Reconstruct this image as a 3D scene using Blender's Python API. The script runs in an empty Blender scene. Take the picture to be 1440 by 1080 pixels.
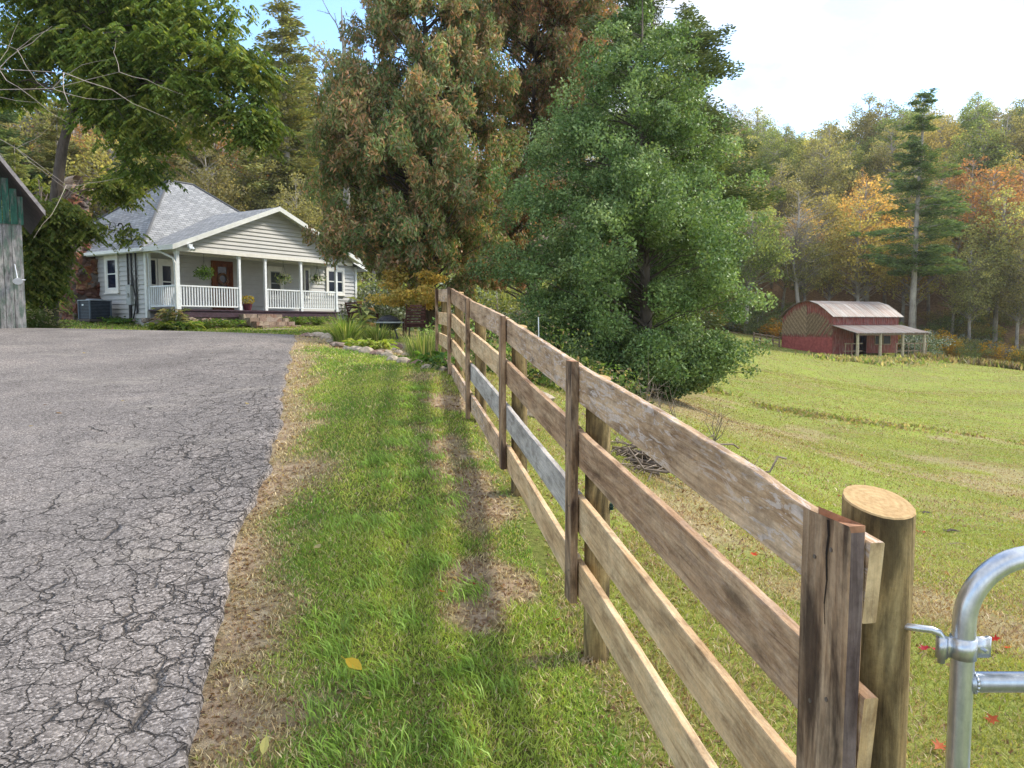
import bpy, math, random
import numpy as np
from mathutils import Matrix, Vector
R = math.radians
scene = bpy.context.scene
COL = scene.collection

# ------------------------------------------------------------------ camera, world, sun
F = 1080.0; HORIZON = 455.0
PITCH = math.atan((540 - HORIZON) / F)
CAMZ = 1.6
cam_d = bpy.data.cameras.new('camera'); cam = bpy.data.objects.new('camera', cam_d); COL.objects.link(cam)
cam.location = (0, 0, CAMZ); cam.rotation_euler = (R(90) - PITCH, 0, 0)
cam_d.sensor_width = 36; cam_d.lens = 36 * F / 1440; cam_d.clip_start = 0.05; cam_d.clip_end = 3000
scene.camera = cam

SUN_AZ = math.atan2(0.93, 0.36); SUN_EL = R(41)
world = bpy.data.worlds.new("World"); scene.world = world; world.use_nodes = True
wt = world.node_tree; wt.nodes.clear()
def WN(t, **k):
    n = wt.nodes.new(t)
    for a, b in k.items(): setattr(n, a, b)
    return n
wo = WN('ShaderNodeOutputWorld'); bg = WN('ShaderNodeBackground'); sky = WN('ShaderNodeTexSky')
sky.sky_type = 'NISHITA'; sky.sun_disc = False; sky.sun_elevation = SUN_EL; sky.sun_rotation = SUN_AZ
sky.air_density = 1.0; sky.dust_density = 0.6; sky.ozone_density = 1.5
bg.inputs['Strength'].default_value = 0.145
tc = WN('ShaderNodeTexCoord'); mp = WN('ShaderNodeMapping'); mp.inputs['Scale'].default_value = (1.0, 1.0, 2.2)
mp.inputs['Location'].default_value = (0.37, 0.15, 0.3)
nz = WN('ShaderNodeTexNoise'); nz.inputs['Scale'].default_value = 2.6; nz.inputs['Detail'].default_value = 9; nz.inputs['Roughness'].default_value = 0.58
wt.links.new(tc.outputs['Generated'], mp.inputs['Vector']); wt.links.new(mp.outputs['Vector'], nz.inputs['Vector'])
sx = WN('ShaderNodeSeparateXYZ'); wt.links.new(tc.outputs['Generated'], sx.inputs[0])
# clouds everywhere but for a blue opening low in the north-west
dt = WN('ShaderNodeVectorMath', operation='DOT_PRODUCT'); dt.inputs[1].default_value = Vector((-.34, .86, .40)).normalized()
nrm_ = WN('ShaderNodeVectorMath', operation='NORMALIZE'); wt.links.new(tc.outputs['Generated'], nrm_.inputs[0]); wt.links.new(nrm_.outputs[0], dt.inputs[0])
m1 = WN('ShaderNodeMapRange'); m1.inputs['From Min'].default_value = .86; m1.inputs['From Max'].default_value = .97; m1.inputs['To Min'].default_value = .015; m1.inputs['To Max'].default_value = -.10
wt.links.new(dt.outputs['Value'], m1.inputs['Value'])
m2 = WN('ShaderNodeMath', operation='ADD'); wt.links.new(m1.outputs[0], m2.inputs[0]); wt.links.new(nz.outputs['Fac'], m2.inputs[1])
cr = WN('ShaderNodeValToRGB'); cr.color_ramp.elements[0].position = 0.44; cr.color_ramp.elements[1].position = 0.56
wt.links.new(m2.outputs[0], cr.inputs['Fac'])
mx = WN('ShaderNodeMixRGB'); cr2 = WN('ShaderNodeValToRGB'); nz2 = WN('ShaderNodeTexNoise'); nz2.inputs['Scale'].default_value = 4.5; nz2.inputs['Detail'].default_value = 7
wt.links.new(mp.outputs['Vector'], nz2.inputs['Vector']); wt.links.new(nz2.outputs['Fac'], cr2.inputs['Fac']); cr2.color_ramp.elements[0].position = .40; cr2.color_ramp.elements[1].position = .62
cr2.color_ramp.elements[0].color = (.52, .53, .56, 1); cr2.color_ramp.elements[1].color = (1, .97, .92, 1)
cm_ = WN('ShaderNodeVectorMath', operation='SCALE'); cm_.inputs['Scale'].default_value = 7.0; wt.links.new(cr2.outputs['Color'], cm_.inputs[0]); wt.links.new(cm_.outputs[0], mx.inputs['Color2'])
skb = WN('ShaderNodeMixRGB', blend_type='MULTIPLY'); skb.inputs['Fac'].default_value = 1; skb.inputs['Color2'].default_value = (1.25, 1.45, 1.6, 1)
wt.links.new(sky.outputs[0], skb.inputs['Color1'])
wt.links.new(cr.outputs['Color'], mx.inputs['Fac']); wt.links.new(skb.outputs[0], mx.inputs['Color1'])
wt.links.new(mx.outputs[0], bg.inputs['Color']); wt.links.new(bg.outputs[0], wo.inputs['Surface'])

sun_d = bpy.data.lights.new('sun', 'SUN'); sun_d.energy = 3.0; sun_d.angle = R(8.0); sun_d.color = (1.0, 0.91, 0.77)
sun = bpy.data.objects.new('sun', sun_d); COL.objects.link(sun)
sdir = Vector((math.sin(SUN_AZ) * math.cos(SUN_EL), math.cos(SUN_AZ) * math.cos(SUN_EL), math.sin(SUN_EL)))
sun.rotation_euler = sdir.to_track_quat('Z', 'Y').to_euler(); sun.location = sdir * 50
vs = scene.view_settings
scene.display_settings.display_device = 'sRGB'
vs.view_transform = 'Standard'; vs.look = 'None'; vs.exposure = 0.88; vs.gamma = 1.0; vs.use_curve_mapping = False
cy = scene.cycles
cy.use_denoising = True; cy.max_bounces = 6; cy.diffuse_bounces = 3; cy.glossy_bounces = 2; cy.transmission_bounces = 4
cy.transparent_max_bounces = 6; cy.volume_bounces = 0; cy.sample_clamp_indirect = 4

# ------------------------------------------------------------------ helpers
def P(px, py, Y):
    """world point on the plane y = Y that the photo shows at pixel px, py"""
    u = (px - 720) / F; v = (540 - py) / F
    dy = math.cos(PITCH) + v * math.sin(PITCH); dz = -math.sin(PITCH) + v * math.cos(PITCH)
    k = Y / dy
    return (u * k, Y, CAMZ + dz * k)

def tag(o, label=None, cat=None, group=None, kind=None):
    if label: o['label'] = label
    if cat: o['category'] = cat
    if group: o['group'] = group
    if kind: o['kind'] = kind
    return o

def empty(name, loc, rz=0):
    o = bpy.data.objects.new(name, None); COL.objects.link(o)
    o.location = loc; o.rotation_euler = (0, 0, rz); o.empty_display_size = 0.3
    return o

def link_mesh(name, me, mats, parent=None, smooth=False):
    o = bpy.data.objects.new(name, me); COL.objects.link(o)
    if not isinstance(mats, (list, tuple)): mats = [mats]
    for m in mats: me.materials.append(m)
    if parent is not None: o.parent = parent
    if smooth: me.polygons.foreach_set('use_smooth', [True] * len(me.polygons))
    return o

def np_mesh(name, V, Fa, mat, col=None, uv=None, parent=None, smooth=False):
    V = np.asarray(V, np.float32); Fa = np.asarray(Fa, np.int32)
    me = bpy.data.meshes.new(name)
    n, k = Fa.shape
    me.vertices.add(len(V)); me.vertices.foreach_set('co', V.ravel())
    me.loops.add(n * k); me.loops.foreach_set('vertex_index', Fa.ravel())
    me.polygons.add(n); me.polygons.foreach_set('loop_start', np.arange(0, n * k, k, dtype=np.int32))
    me.update(calc_edges=True)
    if col is not None:
        c = np.ones((len(V), 4), np.float32); c[:, :3] = col
        a = me.color_attributes.new('Col', 'FLOAT_COLOR', 'POINT'); a.data.foreach_set('color', c.ravel())
    if uv is not None:
        l = me.uv_layers.new(name='UVMap'); l.data.foreach_set('uv', np.asarray(uv, np.float32)[Fa.ravel()].ravel())
    return link_mesh(name, me, mat, parent, smooth)

class MB:
    """collects shapes, links them as ONE mesh"""
    def __init__(s): s.v = []; s.f = []; s.uv = {}
    def add(s, vs, fs):
        b = len(s.v); s.v += [tuple(x) for x in vs]; s.f += [tuple(b + i for i in f) for f in fs]; return s
    def box(s, c, d, M=None, taper=1.0):
        x, y, z = d[0] / 2, d[1] / 2, d[2] / 2
        pts = [Vector((i * x * (taper if k > 0 else 1), j * y * (taper if k > 0 else 1), k * z)) for k in (-1, 1) for j in (-1, 1) for i in (-1, 1)]
        if M is not None: pts = [M @ p for p in pts]
        c = Vector(c)
        return s.add([p + c for p in pts], [(0, 2, 3, 1), (4, 5, 7, 6), (0, 1, 5, 4), (2, 6, 7, 3), (0, 4, 6, 2), (1, 3, 7, 5)])
    def bx(s, x0, x1, y0, y1, z0, z1):
        return s.box(((x0 + x1) / 2, (y0 + y1) / 2, (z0 + z1) / 2), (x1 - x0, y1 - y0, z1 - z0))
    def quad(s, pts, uv=None):
        if uv: s.uv[len(s.f)] = uv
        return s.add(pts, [tuple(range(len(pts)))])
    def tube(s, pts, rad, n=8, cap=True, ell=1.0):
        pts = [Vector(p) for p in pts]
        if not isinstance(rad, (list, tuple)): rad = [rad] * len(pts)
        b = len(s.v); up = Vector((0, 0, 1)); prev = None
        for i, p in enumerate(pts):
            d = (pts[min(i + 1, len(pts) - 1)] - pts[max(i - 1, 0)]).normalized()
            if prev is None:
                a = d.cross(up)
                if a.length < 0.05: a = d.cross(Vector((1, 0, 0)))
                a.normalize()
            else:
                a = (prev - d * prev.dot(d))
                if a.length < 1e-4: a = d.cross(Vector((1, 0.3, 0)))
                a.normalize()
            prev = a; c = d.cross(a)
            for k in range(n):
                t = 2 * math.pi * k / n
                s.v.append(tuple(p + (a * math.cos(t) + c * math.sin(t) * ell) * rad[i]))
        for i in range(len(pts) - 1):
            for k in range(n):
                s.f.append((b + i * n + k, b + i * n + (k + 1) % n, b + (i + 1) * n + (k + 1) % n, b + (i + 1) * n + k))
        if cap:
            s.f.append(tuple(b + k for k in range(n))[::-1]); s.f.append(tuple(b + (len(pts) - 1) * n + k for k in range(n)))
        return s
    def rock(s, c, r, seed=0, sub=2, rot=0.0):
        V, Fc = ICO[sub]; g = np.random.default_rng(seed)
        W = V.copy()
        for q in range(5):
            d = g.normal(size=3); d /= np.linalg.norm(d); off = g.uniform(0.55, 0.85)
            t = W @ d; W = W - np.clip(t - off, 0, None)[:, None] * d[None] * 0.9
        W = W * (1 + g.normal(size=(len(W), 1)) * 0.035)
        W = W * np.array(r)[None]
        cr_, sr = math.cos(rot), math.sin(rot)
        W = np.stack([W[:, 0] * cr_ - W[:, 1] * sr, W[:, 0] * sr + W[:, 1] * cr_, W[:, 2]], 1) + np.array(c)[None]
        return s.add(W.tolist(), [tuple(map(int, f)) for f in Fc])
    def build(s, name, mat, parent=None, smooth=False):
        me = bpy.data.meshes.new(name); me.from_pydata(s.v, [], s.f)
        if s.uv:
            l = me.uv_layers.new(name='UVMap')
            for pi, uv in s.uv.items():
                p = me.polygons[pi]
                for j, li in enumerate(p.loop_indices): l.data[li].uv = uv[j]
        me.update()
        return link_mesh(name, me, mat, parent, smooth)

def make_ico(sub):
    import bmesh
    bm = bmesh.new(); bmesh.ops.create_icosphere(bm, subdivisions=sub, radius=1)
    V = np.array([v.co[:] for v in bm.verts]); Fc = [[v.index for v in f.verts] for f in bm.faces]; bm.free()
    return V, Fc
ICO = {1: make_ico(1), 2: make_ico(2), 3: make_ico(3)}

def copy_tree(o, parent=None):
    c = o.copy(); COL.objects.link(c)
    if parent is not None: c.parent = parent
    for ch in list(o.children): copy_tree(ch, c)
    return c

def smoothnoise(x, y, scale, seed):
    """numpy value noise, 0..1"""
    x = np.asarray(x, float) / scale + 1000; y = np.asarray(y, float) / scale + 1000
    xi = np.floor(x).astype(np.int64); yi = np.floor(y).astype(np.int64); fx = x - xi; fy = y - yi
    def h(a, b):
        n = (a * 374761393 + b * 668265263 + seed * 974634777) & 0x7fffffff
        n = ((n ^ (n >> 13)) * 1274126177) & 0x7fffffff
        return ((n ^ (n >> 16)) & 0xffff) / 65535.0
    fx = fx * fx * (3 - 2 * fx); fy = fy * fy * (3 - 2 * fy)
    return (h(xi, yi) * (1 - fx) + h(xi + 1, yi) * fx) * (1 - fy) + (h(xi, yi + 1) * (1 - fx) + h(xi + 1, yi + 1) * fx) * fy
def fbm(x, y, scale, seed, o=3):
    s = 0; a = 1; t = 0
    for i in range(o): s = s + a * smoothnoise(x, y, scale / 2 ** i, seed + i * 17); t += a; a *= .5
    return s / t

# ------------------------------------------------------------------ materials
class NT:
    def __init__(s, name):
        s.m = bpy.data.materials.new(name); s.m.use_nodes = True; s.t = s.m.node_tree; s.t.nodes.clear()
        s.out = s.n('ShaderNodeOutputMaterial')
    def n(s, t, ins=None, **k):
        nd = s.t.nodes.new(t)
        for a, b in k.items(): setattr(nd, a, b)
        for a, b in (ins or {}).items():
            if isinstance(b, bpy.types.NodeSocket): s.t.links.new(b, nd.inputs[a])
            else: nd.inputs[a].default_value = b
        return nd
    def ramp(s, fac, stops):
        r = s.n('ShaderNodeValToRGB', {'Fac': fac}); e = r.color_ramp.elements
        while len(e) < len(stops): e.new(0.5)
        for i, (p, c) in enumerate(stops):
            e[i].position = p; e[i].color = (c[0], c[1], c[2], 1) if isinstance(c, (tuple, list)) else (c, c, c, 1)
        return r.outputs['Color']
    def noise(s, vec, scale, detail=4, rough=.55, dist=0):
        return s.n('ShaderNodeTexNoise', {'Vector': vec, 'Scale': scale, 'Detail': detail, 'Roughness': rough, 'Distortion': dist}).outputs['Fac']
    def mix(s, f, a, b, blend='MIX'):
        def c(v): return v if isinstance(v, bpy.types.NodeSocket) else (tuple(v) + (1,) if len(v) == 3 else v)
        return s.n('ShaderNodeMixRGB', {'Fac': f, 'Color1': c(a), 'Color2': c(b)}, blend_type=blend).outputs[0]
    def math(s, op, a, b=0.0, c=0.0, clamp=False):
        nd = s.n('ShaderNodeMath', {0: a, 1: b}, operation=op, use_clamp=clamp)
        if isinstance(c, bpy.types.NodeSocket): s.t.links.new(c, nd.inputs[2])
        else: nd.inputs[2].default_value = c
        return nd.outputs[0]
    def bump(s, h, strength=.3, dist=.01, normal=None):
        i = {'Height': h, 'Strength': strength, 'Distance': dist}
        if normal is not None: i['Normal'] = normal
        return s.n('ShaderNodeBump', i).outputs['Normal']
    def coord(s, which='Object', scale=(1, 1, 1)):
        return s.n('ShaderNodeMapping', {'Vector': s.n('ShaderNodeTexCoord').outputs[which], 'Scale': scale}).outputs[0]
    def pos(s, scale=(1, 1, 1)):
        return s.n('ShaderNodeMapping', {'Vector': s.n('ShaderNodeNewGeometry').outputs['Position'], 'Scale': scale}).outputs[0]
    def finish(s, color, rough=.7, normal=None, spec=.3, metal=0.0):
        i = {'Base Color': color if isinstance(color, bpy.types.NodeSocket) else tuple(color) + (1,), 'Roughness': rough, 'Specular IOR Level': spec, 'Metallic': metal}
        if normal is not None: i['Normal'] = normal
        b = s.n('ShaderNodeBsdfPrincipled', i)
        s.t.links.new(b.outputs[0], s.out.inputs['Surface']); s.b = b
        return s.m

def plain(name, c, rough=.6, var=.25, scale=6, bump=.15, metal=0.0, spec=.3):
    t = NT(name); v = t.coord(); n = t.noise(v, scale, 5)
    a = tuple(x * (1 - var) for x in c); b = tuple(min(1, x * (1 + var)) for x in c)
    return t.finish(t.ramp(n, [(.3, a), (.7, b)]), rough, t.bump(n, bump, .02), spec, metal)

def wood(name, dark, mid, light, flake=0.0, knot=.6, stain=None, along='X', gscale=1.0, rough=.8):
    """rough sawn board, grain along a local axis"""
    t = NT(name)
    oi = t.n('ShaderNodeObjectInfo').outputs['Random']
    tc_ = t.n('ShaderNodeTexCoord').outputs['Object']
    rnd = t.n('ShaderNodeCombineXYZ', {0: t.math('MULTIPLY', oi, 37.0), 1: t.math('MULTIPLY', oi, 91.0), 2: t.math('MULTIPLY', oi, 53.0)}).outputs[0]
    base = t.n('ShaderNodeVectorMath', {0: tc_, 1: rnd}, operation='ADD').outputs[0]
    sc_ = {'X': (1.3, 22, 22), 'Z': (22, 22, 1.3)}[along]; sc_ = tuple(q * gscale for q in sc_)
    sb = {'X': (1.1, 5, 5), 'Z': (5, 5, 1.1)}[along]
    vec = t.n('ShaderNodeMapping', {'Vector': base, 'Scale': sc_}).outputs[0]
    vec2 = t.n('ShaderNodeMapping', {'Vector': base, 'Scale': sb}).outputs[0]
    g1 = t.noise(vec, 3.0, 8, .65, .6); g2 = t.noise(vec2, 1.6, 6, .6, 1.2); fine = t.noise(base, 60, 4, .7)
    c = t.ramp(g1, [(.36, dark), (.5, mid), (.64, light)])
    c = t.mix(.55, c, t.ramp(g2, [(.36, dark), (.5, mid), (.62, light)]), 'MIX')
    kv = t.n('ShaderNodeTexVoronoi', {'Vector': t.n('ShaderNodeMapping', {'Vector': base, 'Scale': {'X': (1.7, 7, 7), 'Z': (7, 7, 1.7)}[along]}).outputs[0], 'Scale': 1.0, 'Randomness': 1.0}).outputs['Distance']
    kn = t.ramp(kv, [(.07, 1.0), (.2, 0.0)])
    c = t.mix(t.math('MULTIPLY', kn, knot), c, tuple(q * .22 for q in dark))
    if flake:
        fv = t.noise(vec2, 5.5, 8, .7, 2.0); big = t.noise(base, 1.3, 2)
        fm = t.math('MULTIPLY', t.ramp(fv, [(.52, 0.0), (.56, 1.0)]), t.ramp(big, [(.40, 0.0), (.52, 1.0)]))
        c = t.mix(t.math('MULTIPLY', fm, flake), c, (.62, .52, .45))
    if stain:
        sv = t.noise(vec2, 2.2, 6, .6, .5); c = t.mix(t.ramp(sv, [(.47, 0.0), (.60, .85)]), c, stain)
    blot = t.noise(t.n('ShaderNodeMapping', {'Vector': base, 'Scale': {'X': (1, 2.2, 2.2), 'Z': (2.2, 2.2, 1)}[along]}).outputs[0], 5.0, 6, .7, .4)
    c = t.mix(1.0, c, t.ramp(blot, [(.32, (.55, .52, .50)), (.5, (1, 1, 1)), (.7, (1.18, 1.14, 1.08))]), 'MULTIPLY')
    c = t.mix(.5, c, t.ramp(fine, [(.3, .6), (.7, 1.1)]), 'MULTIPLY')
    h = t.math('ADD', t.math('MULTIPLY', g1, .7), t.math('MULTIPLY', fine, .3))
    return t.finish(c, rough, t.bump(h, .9, .008), .25)

def leafmat(name, trans=.35, rough=.5, spec=.35):
    t = NT(name)
    a = t.n('ShaderNodeAttribute', attribute_name='Col').outputs['Color']
    oi = t.n('ShaderNodeObjectInfo').outputs['Random']
    hs = t.n('ShaderNodeHueSaturation', {'Hue': t.math('MULTIPLY_ADD', oi, .035, .4825), 'Saturation': 1.0, 'Value': t.math('MULTIPLY_ADD', oi, .5, .78), 'Color': a}).outputs[0]
    p = t.n('ShaderNodeBsdfPrincipled', {'Base Color': hs, 'Roughness': rough, 'Specular IOR Level': spec})
    tr = t.n('ShaderNodeBsdfTranslucent', {'Color': t.mix(1.0, hs, (1.2, 1.15, .6), 'MULTIPLY')})
    mxs = t.n('ShaderNodeMixShader', {0: trans, 1: p.outputs[0], 2: tr.outputs[0]})
    t.t.links.new(mxs.outputs[0], t.out.inputs['Surface'])
    return t.m

M = {}
M['leaf'] = leafmat('leaf', .48, .6, .2); M['needle'] = leafmat('needle', .3, .6, .2); M['grass'] = leafmat('grass', .3, .5, .3)
M['glossleaf'] = leafmat('glossy_leaf', .28, .52, .3)
def bark(name, a, b, sc=1.0):
    t = NT(name); v = t.coord('Object', (1, 1, .22)); n = t.noise(v, 14 * sc, 8, .65, .8); m = t.noise(t.coord(), 1.2, 4)
    c = t.mix(t.ramp(m, [(.4, 0.0), (.65, .6)]), t.ramp(n, [(.3, a), (.7, b)]), tuple(q * 1.3 for q in b))
    return t.finish(c, .9, t.bump(n, .7, .03), .15)
M['bark'] = bark('bark', (.035, .028, .022), (.14, .115, .095))
M['bark_grey'] = bark('grey_bark', (.10, .09, .08), (.30, .28, .25))
M['bark_far'] = bark('far_bark', (.12, .105, .09), (.42, .38, .33), .3)
M['twig'] = plain('twig', (.20, .16, .125), .85, .3, 20)
# ------------------------------------------------------------------ terrain
CP = [(0, 0, -.05), (-1.1, 2.7, 0), (0, 2.7, 0), (.35, 3.5, .05), (-6, 0, -.02), (-2, -4, -.15), (2, -4, -.2), (-8, -4, -.1), (6, -4, -.8), (12, 0, -1.5),
      (.8, 1.55, -.1), P(720, 690, 5.4), P(664, 592, 7.4), P(640, 527, 9.2), P(620, 515, 11), P(540, 500, 13), P(470, 487, 14.5), P(430, 473, 17),
      (-3, 6, .36), (-8, 6, .4), (-3, 10, .92), (-10, 11, .98), (-20, 12, 1.2), (-5.6, 20, 1.24), (-12, 22, 1.24), (-20, 22, 1.35), P(205, 459, 30.5), P(150, 452, 31.5), P(390, 462, 31),
      P(480, 455, 37), P(20, 462, 17), (-25, 34, 1.9), (-3, 15, 1.1), (-1, 20, .9), (-4, 28, 1.2),
      P(1400, 1000, 3.4), P(1400, 850, 5.8), P(1100, 720, 8.5), P(1000, 650, 9.5), P(920, 650, 8), P(1250, 720, 11), P(1440, 760, 10), P(950, 562, 20), P(1050, 600, 21),
      P(1250, 620, 23), P(1440, 640, 23), P(1100, 578, 27), P(1440, 622, 27), P(1300, 588, 33), P(1050, 530, 38), P(1050, 500, 55), P(1200, 538, 50), P(1440, 560, 45),
      P(1097, 489, 77), P(1170, 499, 72), P(1290, 502, 75), P(1440, 518, 80), P(1040, 470, 88), (55, 40, -4.2), (55, 15, -4.5), (30, 10, -3.6), (5, 36, -.2), (6, 60, .4),
      (-8, 46, 1.5), (-25, 46, 2.6), (-45, 35, 2.8), (-45, 10, 1.6), (-10, 62, 2.6), (0, 62, 1.8), (70, 85, -3.5), (-45, -4, 0)]
CP = np.array(CP)
def _U(r2): return np.where(r2 > 1e-9, r2 * np.log(r2 + 1e-12), 0.0)
_n = len(CP); _d2 = ((CP[:, None, :2] - CP[None, :, :2]) ** 2).sum(-1) / 100.0
_A = np.zeros((_n + 3, _n + 3)); _A[:_n, :_n] = _U(_d2) + np.eye(_n) * .004
_A[:_n, _n] = 1; _A[:_n, _n + 1:] = CP[:, :2] / 10; _A[_n, :_n] = 1; _A[_n + 1:, :_n] = CP[:, :2].T / 10
_w = np.linalg.solve(_A, np.concatenate([CP[:, 2], np.zeros(3)]))
FOOT = np.array([(-80, 34), (-30, 48), (-15, 53), (0, 60), (12, 78), (22, 93), (35, 89), (50, 85), (70, 72), (100, 60)], float)
def hill(x, y):
    f = np.interp(x, FOOT[:, 0], FOOT[:, 1]); cap = np.interp(x, [-60, -15, 5, 25, 60, 100], [15, 15, 22, 42, 42, 46])
    d = np.clip(y - f, 0, None)
    return cap * (1 - np.exp(-(d / 62.0) ** 1.35))
def H(x, y):
    x = np.asarray(x, float); y = np.asarray(y, float); shp = np.broadcast(x, y).shape
    X = np.clip(np.broadcast_to(x, shp).ravel(), -45, 70); Y = np.clip(np.broadcast_to(y, shp).ravel(), -4, 92)
    out = np.zeros(len(X))
    for i in range(0, len(X), 20000):
        a = X[i:i + 20000]; b = Y[i:i + 20000]
        r2 = ((a[:, None] - CP[None, :, 0]) ** 2 + (b[:, None] - CP[None, :, 1]) ** 2) / 100.0
        out[i:i + 20000] = _U(r2) @ _w[:_n] + _w[_n] + a / 10 * _w[_n + 1] + b / 10 * _w[_n + 2]
    z = out.reshape(shp) + hill(np.broadcast_to(x, shp), np.broadcast_to(y, shp))
    return z
# driveway edge as x for a given y (right edge), far edge y for a given x
def gpt(px, py):
    """point of the terrain that the photo shows at px, py"""
    ys_ = np.concatenate([np.arange(1.2, 20, .05), np.arange(20, 160, .3)]); pts = np.array([P(px, py, y) for y in ys_])
    below = pts[:, 2] < H(pts[:, 0], pts[:, 1]); i = int(np.argmax(below)) if below.any() else len(ys_) - 1
    p = pts[i]; return float(p[0]), float(p[1]), float(H(p[0:1], p[1:2])[0])
DE = [gpt(a, b)[:2][::-1] for a, b in ((262, 1080), (290, 950), (318, 840), (350, 740), (378, 650), (392, 590), (402, 545), (408, 510), (412, 492), (416, 480))]
DE = np.array([(-4, DE[0][1] + .6), (0, DE[0][1] + .3)] + DE + [(DE[-1][0] + 3, DE[-1][1] - .8), (60, DE[-1][1] - 1)])
print('driveway edge', DE.tolist())
def drive_x(y): return np.interp(y, DE[:, 0], DE[:, 1]) + (fbm(y, y * 0, .55, 5) - .5) * .16 + (fbm(y, y * 0, .14, 8) - .5) * .05
def drive_far(x): return np.interp(x, [-40, -18, -14, -6], [18.5, 20.0, 21.8, 21.9]) + (fbm(x, x * 0, 1.0, 6) - .5) * .3
def in_drive(x, y): return (x < drive_x(y)) & (y < drive_far(x))
FX = lambda y: .94 - .18 * y     # fence line
def Hn(x, y):
    """terrain with small bumps off the driveway"""
    x = np.asarray(x, float); y = np.asarray(y, float)
    off = np.clip(np.maximum(x - drive_x(y), y - drive_far(x)) / .25, 0, 1)
    a = np.clip(1.3 - np.abs(y) / 60, .2, 1)
    return H(x, y) - .02 * (1 - off) + off * a * ((fbm(x, y, .5, 3) - .5) * .05 + (fbm(x, y, 2.5, 4) - .5) * .08 - .01)
def hz(x, y): return float(Hn(np.array([x]), np.array([y]))[0])

def grow(lo, hi, c, d0, g):
    r = [c]; d = d0
    while r[-1] < hi: r.append(r[-1] + d); d *= g
    l = [c]; d = d0
    while l[-1] > lo: l.append(l[-1] - d); d *= g
    return np.array(sorted(set(l[1:] + r)))
gx = grow(-260, 330, 0, .09, 1.026); gy = np.concatenate([np.arange(-6, 1, .5), grow(1, 420, 1, .08, 1.016)[0:]]); gy = np.unique(np.round(gy[gy < 420], 4))
GX, GY = np.meshgrid(gx, gy); GZ = Hn(GX, GY)
V = np.stack([GX.ravel(), GY.ravel(), GZ.ravel()], 1); nx_, ny_ = len(gx), len(gy)
idx = np.arange(nx_ * ny_).reshape(ny_, nx_)
Fq = np.stack([idx[:-1, :-1].ravel(), idx[:-1, 1:].ravel(), idx[1:, 1:].ravel(), idx[1:, :-1].ravel()], 1)
# zone masks: R bare soil / dead thatch, G forest litter, B pasture (yellower)
def zones(x, y):
    dx = x - drive_x(y); n1 = fbm(x, y, .5, 21); n2 = fbm(x, y, 1.4, 25)
    edge = np.clip(1.1 + (fbm(x, y, .3, 95, 4) - .5) * 1.4 - np.abs(dx - .04) / (.20 + .42 * n2 * n1 * 2 + .006 * np.clip(y, 0, 20)), 0, 1) * (y < 21)
    fx = FX(y); band = np.clip(1.25 - np.abs(x - (fx - .30 - .14 * (fbm(y, y * 0, 1.3, 14) - .5) * 4)) / .36, 0, 1) * np.clip((y - 2.6) / 1.2, 0, 1) * np.clip((9.4 - y) / 1.5, 0, 1)
    wx = x + (fbm(x, y, .35, 91, 4) - .5) * .5; wy = y + (fbm(x, y, .35, 92, 4) - .5) * .7; band = np.clip(band * 1.2 + (fbm(wx, wy, .5, 23, 5) - .5) * 3.2 - .74, 0, 1) * (band > 0) * 1.6; band = np.clip(band, 0, 1)
    under = np.clip(1.3 - np.hypot(x - 3.2, (y - 20) * .8) / 3.6, 0, 1)
    garden = ((x > -5.2) & (x < -1.2) & (y > 12.2 + (x + 1.2) * -.85 + .2) & (y < 19)).astype(float) * .8
    past = x > fx + .05
    pdirt = past * np.clip((fbm(x, y, 1.8, 31) - .60) * 6, 0, .6) * (y < 30)
    shed = np.clip(1 - np.hypot((x + 12.5) / 3.2, (y - 18.3) / 2.0), 0, 1) * 3
    creek = np.clip(1 - np.abs(y - (31.5 - .42 * (x - 8.0) + 1.5 * (fbm(x, y, 6, 40) - .5))) / .55, 0, 1) * (x > 8) * (x < 40)
    soil = np.clip(np.maximum.reduce([edge, band, under, garden, pdirt, np.clip(shed, 0, 1), creek * .0]), 0, 1)
    f = np.interp(x, FOOT[:, 0], FOOT[:, 1]); lit = np.clip((y - f + 3 + 3 * fbm(x, y, 5, 44)) / 3, 0, 1)
    behind = np.clip((y - 22) / 4, 0, 1) * np.clip((8 - x - (y - 22) * .0) / 3, 0, 1) * np.clip((x + 6) / 2, 0, 1)
    lit = np.maximum(lit, behind * (y > 24) * .9)
    pasture = np.clip((x - fx) / .3, 0, 1) * (y > -4)
    return soil, lit, pasture
Z = zones(GX.ravel(), GY.ravel())
t = NT('ground')
pv = t.pos()
zc = t.n('ShaderNodeSeparateColor', {'Color': t.n('ShaderNodeAttribute', attribute_name='Col').outputs['Color']})
fine = t.noise(pv, 26, 6, .7); med = t.noise(pv, 2.2, 6, .65); big = t.noise(pv, .28, 5, .6); vfine = t.noise(pv, 90, 3, .7)
streak = t.noise(t.pos((.35, 1.3, 1)), 1.1, 6, .7, .5)
lawn = t.mix(t.ramp(med, [(.35, 0.0), (.65, 1.0)]), t.ramp(fine, [(.3, (.06, .10, .015)), (.7, (.19, .25, .045))]), t.ramp(fine, [(.3, (.075, .085, .02)), (.7, (.23, .22, .07))]))
past = t.mix(t.ramp(streak, [(.36, 0.0), (.62, 1.0)]), t.ramp(fine, [(.3, (.13, .19, .03)), (.7, (.28, .36, .07))]), t.ramp(fine, [(.3, (.17, .15, .05)), (.7, (.33, .29, .11))]))
past = t.mix(t.ramp(big, [(.42, 0.0), (.62, .7)]), past, t.ramp(fine, [(.3, (.19, .25, .04)), (.7, (.36, .42, .08))]))
past = t.mix(t.ramp(t.noise(pv, 5.5, 6, .75), [(.58, 0.0), (.68, .55)]), past, (.085, .075, .03))
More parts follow.
